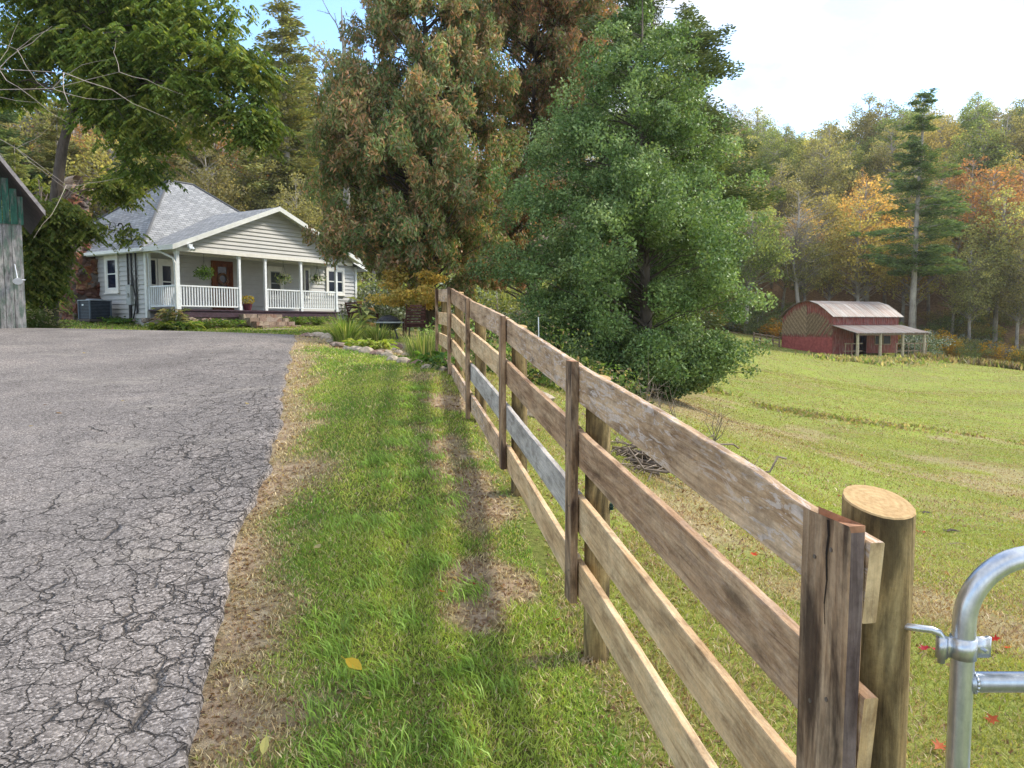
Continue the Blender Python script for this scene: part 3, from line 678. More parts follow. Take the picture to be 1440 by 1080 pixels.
M['white'] = plain('white_paint', (.76, .80, .84), .5, .08, 8, .05); M['whitegrey'] = plain('white_grey_fascia', (.70, .72, .70), .5, .08, 5, .05)
t = NT('window_glass'); M['glass'] = t.finish((.012, .018, .035), .12, None, .35)
M['screen'] = plain('insect_screen', (.05, .06, .065), .6, .2, 30)
M['darkwood'] = plain('porch_skirt_paint', (.055, .03, .045), .6, .3, 8)
M['doorwood'] = wood('stained_door', (.07, .022, .012), (.17, .055, .022), (.26, .10, .045), along='Z', knot=0)
M['black'] = plain('black_metal', (.02, .02, .022), .45, .2, 12); M['metal'] = plain('grey_metal', (.36, .38, .38), .5, .15, 12)
def stonemat(name, cs, scale=3.5):
    t = NT(name); v = t.coord(); w = t.n('ShaderNodeTexVoronoi', {'Vector': v, 'Scale': scale}).outputs['Color']; s = t.n('ShaderNodeSeparateColor', {'Color': w}).outputs[0]
    n = t.noise(v, 14, 7, .7)
    c = t.ramp(s, [(i / max(1, len(cs) - 1), q) for i, q in enumerate(cs)])
    c = t.mix(.75, c, t.ramp(n, [(.3, .45), (.7, 1.25)]), 'MULTIPLY')
    return t.finish(c, .9, t.bump(n, .6, .02), .2)
M['st_red'] = stonemat('red_brown_fieldstone', [(.16, .05, .03), (.10, .07, .06), (.26, .10, .05), (.20, .17, .15), (.09, .05, .04), (.30, .17, .09)])
M['st_tan'] = stonemat('tan_fieldstone', [(.30, .22, .17), (.22, .17, .14), (.42, .35, .28), (.26, .16, .12), (.36, .30, .26)])
M['st_pink'] = stonemat('pale_garden_stone', [(.40, .32, .24), (.30, .21, .155), (.46, .39, .30), (.35, .26, .19)], 1.2)
M['mortar'] = plain('dark_mortar', (.10, .085, .075), .95, .3, 12)  # plain dark grey-brown, used for the unit's pad
t = NT('grey_shingles'); uvn = t.n('ShaderNodeTexCoord').outputs['UV']
bk = t.n('ShaderNodeTexBrick', {'Vector': uvn, 'Color1': (.37, .38, .39, 1), 'Color2': (.24, .25, .262, 1), 'Mortar': (.12, .125, .13, 1), 'Scale': 1.0, 'Mortar Size': .014, 'Mortar Smooth': .4, 'Bias': .15, 'Brick Width': .30, 'Row Height': .155}, offset=.5)
n = t.noise(uvn, 30, 5, .7); n2 = t.noise(uvn, 1.1, 5, .6)
c = t.mix(.55, bk.outputs['Color'], t.ramp(n, [(.3, .65), (.7, 1.3)]), 'MULTIPLY'); c = t.mix(.35, c, t.ramp(n2, [(.3, .7), (.7, 1.25)]), 'MULTIPLY')
M['shingle'] = t.finish(c, .85, t.bump(t.math('SUBTRACT', n, bk.outputs['Fac']), .6, .02), .2)

def lap(mb, p0, d, L, z0, z1, nrm, course=.19, clip=None):
    """real lapped boards on a wall that starts at p0 and runs L along d"""
    z = z0; p0 = Vector(p0); d = Vector(d); nn = Vector(nrm)
    while z < z1 - 1e-4:
        zt = min(z + course, z1); a, b = (0, L) if clip is None else clip(z, zt)
        if b - a > .05:
            A = p0 + d * a; B = p0 + d * b; o = nn * .045; i_ = nn * .002
            mb.quad([A + o + Vector((0, 0, z)), B + o + Vector((0, 0, z)), B + i_ + Vector((0, 0, zt)), A + i_ + Vector((0, 0, zt))])
            mb.quad([A + Vector((0, 0, z)), B + Vector((0, 0, z)), B + o + Vector((0, 0, z)), A + o + Vector((0, 0, z))])
        z = zt
LX, BY, EX = 8.7, 8.1, 11.45; WT = 3.10; FL = .75
core = MB(); core.bx(0.01, EX, 0.01, BY, .0, WT); core.build('wall_core', M['siding'], house)
for nm, p0, d, L, nrm in [('front_wall', (0, 0, 0), (1, 0, 0), EX, (0, -1, 0)), ('left_wall', (0, 0, 0), (0, 1, 0), BY, (-1, 0, 0)), ('right_wall', (EX, 0, 0), (0, 1, 0), BY, (1, 0, 0)), ('back_wall', (0, BY, 0), (1, 0, 0), EX, (0, 1, 0))]:
    m = MB(); lap(m, p0, d, L, .42, WT, nrm); m.build(nm, M['siding'], house)
for x, y in ((0, 0), (EX, 0), (EX, BY), (0, BY)): m = MB(); m.box((x, y, (WT + .42) / 2), (.13, .13, WT - .42)); m.build('corner_board', M['whitegrey'], house)
# hipped main roof
e = .42; ez = 3.10; rz_ = 6.72; cx, cyy = LX / 2, BY / 2; hw = .62
A, B, C, D = (-e, -e, ez), (LX + e, -e, ez), (LX + e, BY + e, ez), (-e, BY + e, ez); E1, E2 = (cx - hw, cyy, rz_), (cx + hw, cyy, rz_)
def uvp(pts, o, ux, vy):
    o = Vector(o); ux = Vector(ux).normalized(); vy = Vector(vy).normalized()
    return [((Vector(p) - o).dot(ux), (Vector(p) - o).dot(vy)) for p in pts]
def roofplane(mb, pts, eave_a, eave_b):
    a = Vector(eave_a); u = (Vector(eave_b) - a).normalized(); nr = (Vector(pts[1]) - Vector(pts[0])).cross(Vector(pts[2]) - Vector(pts[0])).normalized(); v = nr.cross(u)
    if v.z < 0: v = -v
    mb.quad(pts, uvp(pts, a, u, v))
rf = MB(); roofplane(rf, [A, B, E2, E1], A, B); roofplane(rf, [B, C, E2], B, C); roofplane(rf, [C, D, E1, E2], C, D); roofplane(rf, [D, A, E1], D, A)
main_roof = rf.build('roof', M['shingle'], house)
rc = MB()
for p, q in ((A, E1), (B, E2), (C, E2), (D, E1), (E1, E2)): rc.tube([Vector(p) + Vector((0, 0, .02)), Vector(q) + Vector((0, 0, .02))], .055, 6)
rc.build('ridge_caps', M['shingle'], main_roof)
sf = MB(); sf.bx(-e + .02, LX + e - .02, -e + .02, BY + e - .02, ez - .10, ez - .02); sf.build('soffit', M['trim'], house)
fa = MB()
fa.bx(-e - .03, -e, -e, BY + e, ez - .15, ez + .015); fa.bx(-e, LX + e, BY + e, BY + e + .03, ez - .15, ez + .015); fa.bx(LX + e, LX + e + .03, -e, BY + e, ez - .15, ez + .015)
fa.build('fascia', M['whitegrey'], house)
gu = MB(); gu.bx(-e - .13, -e - .032, -e - .1, BY + e, ez - .12, ez - .01); gu.build('gutter', M['whitegrey'], house)
# wing roof to the right
wr = MB(); roofplane(wr, [(LX + .2, -.45, 4.15), (EX + .45, -.45, 3.05), (EX + .45, BY + .3, 3.05), (LX + .2, BY + .3, 4.15)], (EX + .45, -.45, 3.05), (EX + .45, BY, 3.05))
wing = wr.build('wing_roof', M['shingle'], house)
fw = MB(); fw.quad([(LX + .2, -.46, 4.13), (EX + .45, -.46, 3.03), (EX + .45, -.46, 2.88), (LX + .2, -.46, 3.98)]); fw.bx(EX + .45, EX + .48, -.45, BY + .3, 2.9, 3.06); fw.build('wing_fascia', M['whitegrey'], house)
wt_ = MB(); wt_.v = [(LX, 0, WT), (EX, 0, WT), (LX, 0, 4.0)]; wt_.f = [(0, 1, 2)]; wt_.build('wing_gable', M['siding'], house)
# porch
PD = -2.0; PXE = tpx(478, PD); G0, G1 = -.40, 9.6; GA = 4.6; GZ0, GZ1 = 3.13, 5.12; BZ = FL + 2.2
sl = (GZ1 - GZ0) / (GA - G0)
dk = MB(); dk.bx(-.02, PXE, PD, -.03, FL - .05, FL); dk.build('porch_floor', M['darkwood'], house)
sk_ = MB(); sk_.bx(0, PXE - .03, PD + .04, PD + .08, FL - .30, FL - .052); sk_.build('porch_skirt', M['darkwood'], house)
gw = MB()
lap(gw, (0, PD - .02, 0), (1, 0, 0), 9.2, BZ + .10, GZ1 - .10, (0, -1, 0), .16, lambda z, zt: (max(0, G0 + (z - GZ0 + .14) / sl), min(9.2, G1 - (z - GZ0 + .14) / sl)))
gw.build('gable_siding', M['siding'], house)
gb_ = MB(); gb_.v = [(0, PD + .02, BZ), (9.2, PD + .02, BZ), (9.2, PD + .02, GZ0), (GA, PD + .02, GZ1 - .06), (0, PD + .02, GZ0)]; gb_.f = [(0, 1, 2, 3, 4)]; gb_.build('gable_wall', M['siding'], house)
bm_ = MB(); bm_.bx(-.06, 9.2, PD - .07, PD + .06, BZ, BZ + .13); bm_.bx(-.06, .06, PD + .06, -.04, BZ, BZ + .17); bm_.build('porch_beam', M['trim'], house)
ce = MB(); ce.bx(.06, 9.2, PD + .06, -.03, BZ + .12, BZ + .15); ce.build('porch_ceiling', M['trim'], house)
gr_ = MB(); yb = PD - .42
roofplane(gr_, [(G0, yb, GZ0), (GA, yb, GZ1), (GA, 2.35, GZ1), (G0, -e + .02, GZ0)][::-1], (G0, yb, GZ0), (G0, 0, GZ0))
roofplane(gr_, [(GA, yb, GZ1), (G1, yb, GZ0), (G1, 2.3, GZ0), (GA, 2.35, GZ1)], (G1, yb, GZ0), (G1, 2, GZ0))
gable = gr_.build('porch_roof', M['shingle'], house)
us_ = MB(); us_.quad([(G0 + .03, yb + .03, GZ0 - .07), (GA, yb + .03, GZ1 - .07), (GA, PD + .02, GZ1 - .07), (G0 + .03, PD + .02, GZ0 - .07)]); us_.quad([(GA, yb + .03, GZ1 - .07), (G1 - .03, yb + .03, GZ0 - .07), (G1 - .03, PD + .02, GZ0 - .07), (GA, PD + .02, GZ1 - .07)])
us_.quad([(G0 + .03, PD, GZ0 - .07), (0.0, PD, GZ0 - .07), (0, -.4, GZ0 - .07), (G0 + .03, -.4, GZ0 - .07)])
us_.build('gable_soffit', M['whitegrey'], house)
rk = MB()
def rake(x0, z0, x1, z1):
    rk.add([(x0, yb - .03, z0 - .17), (x1, yb - .03, z1 - .17), (x1, yb - .03, z1 + .02), (x0, yb - .03, z0 + .02), (x0, yb + .0, z0 - .17), (x1, yb, z1 - .17), (x1, yb, z1 + .02), (x0, yb, z0 + .02)], [(0, 1, 2, 3), (7, 6, 5, 4), (0, 4, 5, 1), (3, 2, 6, 7), (0, 3, 7, 4), (1, 5, 6, 2)])
rake(G0, GZ0, GA, GZ1); rake(GA, GZ1, G1, GZ0); rk.bx(G0 - .03, G0, yb - .03, -.42, GZ0 - .17, GZ0 + .01); rk.build('rake_boards', M['whitegrey'], house)
# porch posts and railings
post_t = [.06] + [tpx(p, PD) for p in (342, 378, 427.5)] + [PXE - .07]
for tt in post_t:
    m = MB(); w = .13 if tt < 1 else .105
    m.box((tt, PD + .07, FL + 1.1), (w, w, 2.2)); m.box((tt, PD + .07, FL + .09), (w + .03, w + .03, .18)); m.box((tt, PD + .07, BZ - .05), (w + .03, w + .03, .1)); m.build('porch_post', M['white'], house)
m = MB(); m.box((.06, -.10, FL + 1.1), (.1, .1, 2.2)); m.build('porch_post', M['white'], house)
def railing(a, b, n):
    a = Vector(a); b = Vector(b); d = b - a; L = d.length; u = d.normalized(); m = MB(); ang = math.atan2(d.y, d.x); Mz = Matrix.Rotation(ang, 3, 'Z')
    c = (a + b) / 2; m.box(c + Vector((0, 0, .90)), (L, .07, .055), Mz); m.box(c + Vector((0, 0, .13)), (L, .06, .05), Mz)
    o = m.build('porch_railing', M['white'], house)
    bb = MB()
    for k in range(n): q = a + u * (L * (k + .5) / n); bb.box(q + Vector((0, 0, .515)), (.038, .038, .72), Mz)
    bb.build('balusters', M['white'], o)
y_ = PD + .07
railing((post_t[0] + .07, y_, FL), (post_t[1] - .06, y_, FL), 22); railing((post_t[2] + .06, y_, FL), (post_t[3] - .06, y_, FL), 14); railing((post_t[3] + .06, y_, FL), (post_t[4] - .06, y_, FL), 15); railing((.06, PD + .14, FL), (.06, -.16, FL), 13)
# windows
def window(pfn, x0, x1, z0, z1, casing=.11, bar=True, mat='glass', sill=True, split=0, trim='trim'):
    """pfn(a, off, z): point with a along the wall and off out of it"""
    def bx(m, a0, a1, o0, o1, q0, q1):
        pts = [pfn(a, o, z) for z in (q0, q1) for o in (o0, o1) for a in (a0, a1)]
        m.add(pts, [(0, 2, 3, 1), (4, 5, 7, 6), (0, 1, 5, 4), (2, 6, 7, 3), (0, 4, 6, 2), (1, 3, 7, 5)])
    f = MB(); bx(f, x0 - casing, x0, .0, .09, z0 - casing, z1 + casing * 1.4); bx(f, x1, x1 + casing, .0, .09, z0 - casing, z1 + casing * 1.4); bx(f, x0, x1, .0, .088, z1, z1 + casing * 1.4); bx(f, x0, x1, 0, .088, z0 - casing, z0)
    if sill: bx(f, x0 - casing - .03, x1 + casing + .03, 0, .13, z0 - casing - .04, z0 - casing + .002)
    for k in range(split): c = x0 + (x1 - x0) * (k + 1) / (split + 1); bx(f, c - .06, c + .06, 0, .086, z0, z1)
    o = f.build('window', M[trim], house)
    g = MB(); bx(g, x0, x1, .0, .058, z0, z1); g.build('pane', M[mat], o)
    if bar:
        s = MB(); zm = (z0 + z1) / 2; bx(s, x0 + .005, x1 - .005, .058, .073, zm - .025, zm + .025); bx(s, x0, x0 + .04, .058, .071, z0, z1); bx(s, x1 - .04, x1, .058, .071, z0, z1); bx(s, x0, x1, .058, .072, z0, z0 + .045); bx(s, x0, x1, .058, .072, z1 - .045, z1); s.build('sash', M['whitegrey'] if mat == 'glass' else M['metal'], o)
    return o
FW = lambda a, o, z: (a, -o, z); LW = lambda a, o, z: (-o, a, z)
zb, zt2 = FL + .78, FL + 1.98
window(FW, tpx(211.5), tpx(223), FL + 1.0, FL + 1.95, .05, False)
window(FW, tpx(231.5), tpx(245.5), FL + .45, FL + 1.80, .16)
window(FW, tpx(382.5), tpx(396.5), FL + .75, FL + 1.85, .16, True, 'screen')
window(FW, tpx(431), tpx(435.5), FL + .78, FL + 2.0, .09, False)
window(FW, tpx(463), tpx(483), zpx(414, 475, tpx(473)) + .1, zpx(381, 475, tpx(473)), .13, True, 'glass', True, 1)
sa, sb_ = spx(171.5), spx(159)
window(LW, sa, sb_, zpx(406, 165, 0, sa), zpx(364, 165, 0, sa) , .16)
# front door
d0, d1 = tpx(301), tpx(330)
m = MB(); m.bx(d0, d0 + .16, -.11, 0, FL, FL + 2.12); m.bx(d1 - .16, d1, -.11, 0, FL, FL + 2.12); m.bx(d0 + .16, d1 - .16, -.108, 0, FL + 2.02, FL + 2.12); door = m.build('front_door', M['doorwood'], house)
m = MB(); m.bx(d0 + .16, d0 + .30, -.08, 0, FL, FL + 2.02); m.bx(d1 - .30, d1 - .16, -.08, 0, FL, FL + 2.02); m.bx(d0 + .3, d1 - .3, -.08, 0, FL, FL + .8); m.bx(d0 + .3, d1 - .3, -.08, 0, FL + 1.88, FL + 2.02); m.build('door_leaf', M['doorwood'], door)
m = MB(); m.bx(d0 + .30, d1 - .30, -.065, 0, FL + .8, FL + 1.88); m.build('door_glass', M['glass'], door)
m = MB(); m.tube([(d1 - .26, -.05, FL + 1.0), (d1 - .26, -.10, FL + 1.0), (d1 - .22, -.10, FL + 1.0)], .014, 8); m.build('door_handle', M['metal'], door)
# foundation of stones
rs = np.random.default_rng(3)
def stonewall(name, a, b, z0, z1, nrm, n, mat, parent=house, sz=.16):
    m = MB(); a = Vector(a); b = Vector(b); L = (b - a).length; u = (b - a).normalized(); nn = Vector(nrm); ang = math.atan2(u.y, u.x)
    c = (a + b) / 2 - nn * .12; m.box(Vector((c.x, c.y, (z0 + z1) / 2)), (L, .2, z1 - z0 - .02), Matrix.Rotation(ang, 3, 'Z'))
    for k in range(n):
        s = sz * rs.uniform(.6, 1.5); p = a + u * rs.uniform(0, L) + nn * rs.uniform(-.04, .02); m.rock((p.x, p.y, rs.uniform(z0 + .03, z1 - .04)), (s, s * .5, s * rs.uniform(.45, .75)), int(rs.integers(1e6)), 1, ang + rs.uniform(-.2, .2))
    return m.build(name, mat, parent)
stonewall('foundation', (0, PD + .10, 0), (PXE, PD + .10, 0), -.30, FL - .30, (0, -1, 0), 190, M['st_tan'])
stonewall('foundation', (0, PD + .1, 0), (0, BY, 0), -.20, .42, (-1, 0, 0), 100, M['st_tan']); stonewall('foundation', (PXE, -.0, 0), (EX, 0, 0), -.3, .42, (0, -1, 0), 50, M['st_tan'])
# steps
s0, s1 = tpx(350, PD - .6), tpx(404, PD - .6)
stp = MB()
for k in range(4):
    zt3 = FL - .16 - k * .155; y0 = PD - .02 - k * .32
    x = s0 + .05 * k
    while x < s1:
        w = rs.uniform(.35, .7); x2 = min(x + w, s1 + .06 * k)
        stp.box(((x + x2) / 2, y0 - .19, zt3 - .16), (x2 - x - .015, .36 + rs.uniform(-.03, .03), .32 + rs.uniform(-.015, .015)), Matrix.Rotation(rs.uniform(-.03, .03), 3, 'Z')); x = x2
stp.build('stone_steps', M['st_tan'], house)
# meter, conduits, mast, lamp
m = MB(); yb_ = spx(190.5); m.bx(-.16, -.03, yb_ - .15, yb_ + .17, .95, 1.75); m.bx(-.22, -.03, yb_ - .05, yb_ + .02, 1.25, 1.42); m.build('meter_box', M['metal'], house)
m = MB()
for sy, zl in ((spx(188.5), 1.7), (spx(199.5), .6), (spx(193.5), 1.7)): m.tube([(-.08, sy, zl), (-.08, sy, 3.0)], .035, 8)
m.tube([(-.08, spx(193.5), 2.2), (-.10, spx(196), 1.7), (-.10, spx(199), 1.2), (-.10, spx(197), .7), (-.09, spx(194), .4)], .03, 8); m.tube([(-.08, spx(190), .95), (-.08, spx(190), .25)], .06, 8); m.build('conduits', M['black'], house)
m = MB()
for px_, hgt_ in ((186.5, .98), (197.5, .92)):
    sy = spx(px_); m.tube([(-.15, sy, 3.1), (-.15, sy, 3.1 + hgt_), (-.17, sy + .04, 3.2 + hgt_), (-.24, sy + .10, 3.2 + hgt_), (-.28, sy + .14, 3.1 + hgt_)], .035, 8)
m.build('service_mast', M['black'], house)
m = MB(); pts = []
sy = spx(186.5)
for k in range(28): a = k / 27 * 4.2 * math.pi; pts.append((-.28 - .02 * k / 27, sy + .5 + .22 * math.cos(a), 4.05 + .22 * math.sin(a)))
m.tube([(-.28, sy + .14, 4.1)] + pts + [(-.6, sy + 3, 4.25), (-1.5, sy + 8, 5.0)], .008, 4); m.build('service_cable', M['black'], house)
m = MB(); m.box((.25, PD - .50, GZ0 + .0), (.16, .12, .12)); m.tube([(.20, PD - .56, GZ0 - .06), (.20, PD - .66, GZ0 - .16)], [.035, .06], 10); m.tube([(.31, PD - .56, GZ0 - .06), (.31, PD - .66, GZ0 - .16)], [.035, .06], 10); m.build('flood_light', M['white'], house)
dp = MB(); dp.tube([(-.3, -.9, ez - .12), (-.28, -1.5, ez - .2), (-.08, PD + .1, ez - .42), (-.06, PD + .02, ez - .6), (-.06, PD + .0, .35)], .045, 8); dp.build('downspout', M['whitegrey'], house)
# exterior chimney (on the left wall)
ch = MB(); rs = np.random.default_rng(9)
c0_, c1_ = spx(136) - .75, spx(136) + 1.5
def chrect(z):
    if z < 2.6: f = z / 2.6; return c0_ + .25 * f, c1_ - .05 * f, 1.25 - .45 * f
    f = min(1, (z - 2.6) / .9); return c0_ + .25 + .45 * f, c1_ - .05 - .45 * f, .8 - .1 * f
for k in range(20):
    z0 = -.1 + k * .29; a, b, dd = chrect(max(0, z0)); ch.bx(-dd + .06, .0, a + .06, b - .06, z0, z0 + .295)
    for q in range(9):
        s = rs.uniform(.12, .26); yy = rs.uniform(a, b); ch.rock((-dd + .04, yy, z0 + rs.uniform(0, .29)), (s * .5, s, s * .62), int(rs.integers(1e6)), 1)
    for q in range(5):
        s = rs.uniform(.12, .24); xx = -rs.uniform(0, dd)
        ch.rock((xx, a + .04, z0 + rs.uniform(0, .29)), (s, s * .5, s * .62), int(rs.integers(1e6)), 1); ch.rock((xx, b - .04, z0 + rs.uniform(0, .29)), (s, s * .5, s * .62), int(rs.integers(1e6)), 1)
chim = ch.build('chimney', M['st_red'], house)
a, b, dd = chrect(5.6); m = MB(); m.bx(-dd - .12, .12, a - .12, b + .12, 5.72, 5.84); m.tube([(-.35, (a + b) / 2 - .35, 6.12), (-.35, (a + b) / 2 + .35, 6.12)], .22, 14, cap=False); m.bx(-.62, -.1, (a + b) / 2 - .4, (a + b) / 2 + .4, 5.84, 5.95)
m.build('chimney_cap', M['st_pink'], chim)

def hw_(t_, s_, z_):  # house local -> world
    return Vector((C0[0] + uu.x * t_ + ww_.x * s_, C0[1] + uu.y * t_ + ww_.y * s_, HZ + z_))
# air conditioner
acp = hw_(-.85, spx(150) - .9, 0); ac = empty('air_conditioner', (acp.x, acp.y, hz(acp.x, acp.y)), house.rotation_euler.z); tag(ac, 'dark louvred air conditioning unit on the grass between chimney and side window', 'air conditioner')
m = MB(); m.box((0, 0, .05), (.98, .98, .10)); m.build('pad', M['mortar'], ac)
m = MB(); m.box((0, 0, .46), (.80, .80, .72)); m.build('casing', plain('navy_casing', (.018, .025, .045), .5), ac)
m = MB()
for k in range(11): m.box((0, 0, .16 + k * .058), (.85, .85, .012))
for x in (-.42, .42):
    for y in (-.42, .42): m.box((x, y, .46), (.05, .05, .74))
m.build('louvre_grille', plain('grey_blue_grille', (.10, .13, .17), .5), ac)
m = MB(); m.box((0, 0, .84), (.90, .90, .04)); m.tube([(0, 0, .86), (0, 0, .90)], [.32, .30], 20); m.build('top_cover', plain('pale_cover', (.25, .28, .32), .5), ac)
m = MB(); m.box((-.43, .1, .66), (.01, .12, .06)); m.build('name_plate', M['white'], ac)

# ------------------------------------------------------------------ green shed at the left edge
SY = 17.6; sp0 = P(37.5, 462, SY); shz = sp0[2]
shed = empty('plank_shed', (sp0[0], SY, shz), R(35)); tag(shed, 'weathered plank shed with dark green upper boards, cut off by the left picture edge', 'shed')
M['sh_green'] = wood('green_painted_plank', (.012, .045, .03), (.03, .12, .085), (.07, .19, .13), along='Z', knot=0, stain=(.16, .17, .15))
M['sh_grey'] = wood('grey_plank', (.13, .12, .11), (.29, .28, .27), (.42, .41, .38), along='Z', knot=.3, stain=(.12, .17, .13))
M['sh_rust'] = plain('dark_roof_edge', (.07, .045, .038), .85, .4, 8)
He = P(38, 310, SY)[2] - shz; Wm = P(38, 374, SY)[2] - shz + .0; slope = 1.50; WS = 3.4
rs = np.random.default_rng(4)
zsplit = P(38, 310, SY)[2] - shz
m = MB(); x = 0.0; k = 0; wds = [.21, .17, .12, .1, .16, .2, .18, .15, .2, .17, .19, .16, .2, .18, .2, .18, .17, .2, .18, .2, .15, .2, .2]
for w in wds:
    if x > .50 and x < 1.35 and False: pass
    m.bx(-x - w + .012, -x, -.03 + rs.uniform(-.012, .012), 0, -.12 + rs.uniform(-.04, .04), zsplit - .06); x += w
m.build('lower_planks', M['sh_grey'], shed)
m = MB(); x = -.04
while x < WS:
    w = rs.uniform(.10, .15); zt = zsplit + .40 + (min(x, WS - x) + .12) * slope; m.bx(-x - w + .014, -x, -.055, -.032, zsplit - .10, max(zt, zsplit)); x += w
m.build('upper_planks', M['sh_green'], shed)
m = MB(); m.bx(-WS + .02, -.02, .01, 4.2, -.1, zsplit - .03); m.build('wall_core', M['sh_grey'], shed)
m = MB(); ov = .44; za = zsplit + .10 - ov * slope * .62
apx = (-WS / 2, zsplit + .58 + WS / 2 * slope)
lo_ = (.42, zsplit + .42 - .30)
def slab(m, p, q, y0, y1, th): m.add([(p[0], y0, p[1]), (q[0], y0, q[1]), (q[0], y1, q[1]), (p[0], y1, p[1]), (p[0], y0, p[1] + th), (q[0], y0, q[1] + th), (q[0], y1, q[1] + th), (p[0], y1, p[1] + th)], [(0, 1, 2, 3), (7, 6, 5, 4), (0, 4, 5, 1), (2, 6, 7, 3), (1, 5, 6, 2), (0, 3, 7, 4)])
slab(m, lo_, apx, -.55, 4.5, .05); slab(m, (-WS - lo_[0], lo_[1]), apx, -.55, 4.5, .05); m.build('roof', M['sh_rust'], shed)
m = MB(); slab(m, (lo_[0] + .015, lo_[1] - .05), (apx[0], apx[1] - .05), -.585, -.552, .12); m.build('barge_board', plain('weathered_barge', (.30, .27, .26), .85, .35, 10), shed)
m = MB(); m.box((-.75, -.06, 1.02), (.5, .03, 1.9)); m.build('green_door', M['sh_green'], shed)
m = MB(); m.tube([(-.17, -.03, 1.45), (-.13, -.09, 1.12)], .01, 6); m.tube([(-.13, -.13, 1.06), (-.13, -.06, 1.13)], [.10, .02], 12); m.tube([(-.13, -.09, 1.10), (.02, -.06, 1.10)], .01, 6); m.build('yard_lamp', M['white'], shed)

# ------------------------------------------------------------------ red barn
BYY = 72.0; bc = P(1170, 498, BYY); bu = Vector((.915, .403)).normalized()
barn = empty('red_barn', (bc[0], bc[1], bc[2]), math.atan2(bu.y, bu.x)); tag(barn, 'small red barn with curved metal roof and open lean-to on the pasture', 'barn')
# local x along the long side, y back; the gable wall runs from the corner backwards
BW, BL, BE = 6.5, 8.6, P(1170, 443, BYY)[2] - bc[2]; BT = 1.42
t = NT('barn_red'); v = t.coord(); w1 = t.noise(t.coord('Object', (1, 1, .12)), 9, 6, .7); 
M['bred'] = t.finish(t.mix(t.ramp(w1, [(.48, 0.0), (.64, .7)]), t.ramp(t.noise(v, 3, 5), [(.3, (.17, .05, .045)), (.7, (.30, .085, .07))]), (.36, .26, .22)), .8, t.bump(w1, .4, .02), .2)
M['bred2'] = plain('bright_red_board', (.33, .085, .08), .8, .3, 4)
t = NT('rusty_tin'); v = t.coord('Object'); st = t.noise(t.coord('Object', (3.0, .12, .12)), 1.6, 6, .75); st2 = t.noise(t.coord('Object', (6, .4, .4)), 1.0, 5, .7)
wv = t.n('ShaderNodeTexWave', {'Vector': v, 'Scale': 1.5, 'Distortion': 0.0}, wave_type='BANDS', bands_direction='X').outputs['Fac']
c = t.mix(t.ramp(st, [(.47, 0.0), (.60, .8)]), t.ramp(st2, [(.38, (.15, .14, .135)), (.62, (.33, .315, .305))]), (.17, .085, .055))
M['tin'] = t.finish(c, .5, t.bump(wv, .6, .05), .4, .25)
M['btan'] = [plain('tan_plank_%s' % 'abc'[k], c_, .85, .3, 5) for k, c_ in enumerate([(.25, .18, .115), (.19, .135, .09), (.30, .22, .145)])]
prof = [(BW * f, BE + BT * g) for f, g in ((-.045, -.10), (.10, .36), (.25, .76), (.42, .985), (.5, 1.0), (.58, .985), (.75, .76), (.90, .36), (1.045, -.10))]
m = MB(); pin = [(max(0, min(BW, p[0])), p[1] - .06) for p in prof]
for xx in (0.0, BL): 
    m = MB(); m.v += [(xx, 0, 0), (xx, BW, 0)] + [(xx, p[0], p[1]) for p in pin[::-1]]; m.f.append(tuple(range(len(m.v)))); m.build('gable_wall', M['bred'], barn)
m = MB(); zl = .42 * BE; m.bx(-.06, -.005, .0, BW, -.15, zl); m.build('lower_boards', M['bred2'], barn)
# diagonal tan planks forming a chevron on the gable
import itertools
for half, sgn in ((0, 1), (1, -1)):
    for mi in range(3):
        m = MB(); y0h, y1h = (BW / 2, BW) if half == 0 else (0, BW / 2)
        k0 = 0
        for k in range(-22, 34):
            if k % 3 != mi: continue
            if half == 1 and rs.uniform() < .12: continue
            off = k * .17
            # plank line z = zl + off -/+ (y - y0h)
            segs = []
            for q in range(13):
                y = y0h + (y1h - y0h) * q / 12; z = (zl - 2.0 + off + (y - y0h) * 1.05) if half == 0 else (zl - 2.0 + off + (y1h - y) * 1.15)
                zmax = np.interp(y, [p[0] for p in pin], [p[1] for p in pin]) - (.30 if half == 0 else .5 + .5 * (1 - (y1h - y) / (y1h - y0h)))
                if zl + .02 < z < zmax - .12: segs.append((y, z))
            if len(segs) >= 2:
                (ya, za_), (yb2, zb_) = segs[0], segs[-1]; th = .168 if half == 0 else .12
                m.add([(-.05, ya, za_), (-.05, yb2, zb_), (-.05, yb2, zb_ + th), (-.05, ya, za_ + th), (-.01, ya, za_), (-.01, yb2, zb_), (-.01, yb2, zb_ + th), (-.01, ya, za_ + th)], [(0, 1, 2, 3), (7, 6, 5, 4), (0, 4, 5, 1), (3, 2, 6, 7), (0, 3, 7, 4), (1, 5, 6, 2)])
        if m.f: m.build('diagonal_planks', M['btan'][mi], barn)
m = MB(); m.quad([(0, BW, 0), (BL, BW, 0), (BL, BW, BE), (0, BW, BE)]); m.build('back_wall', M['bred'], barn)
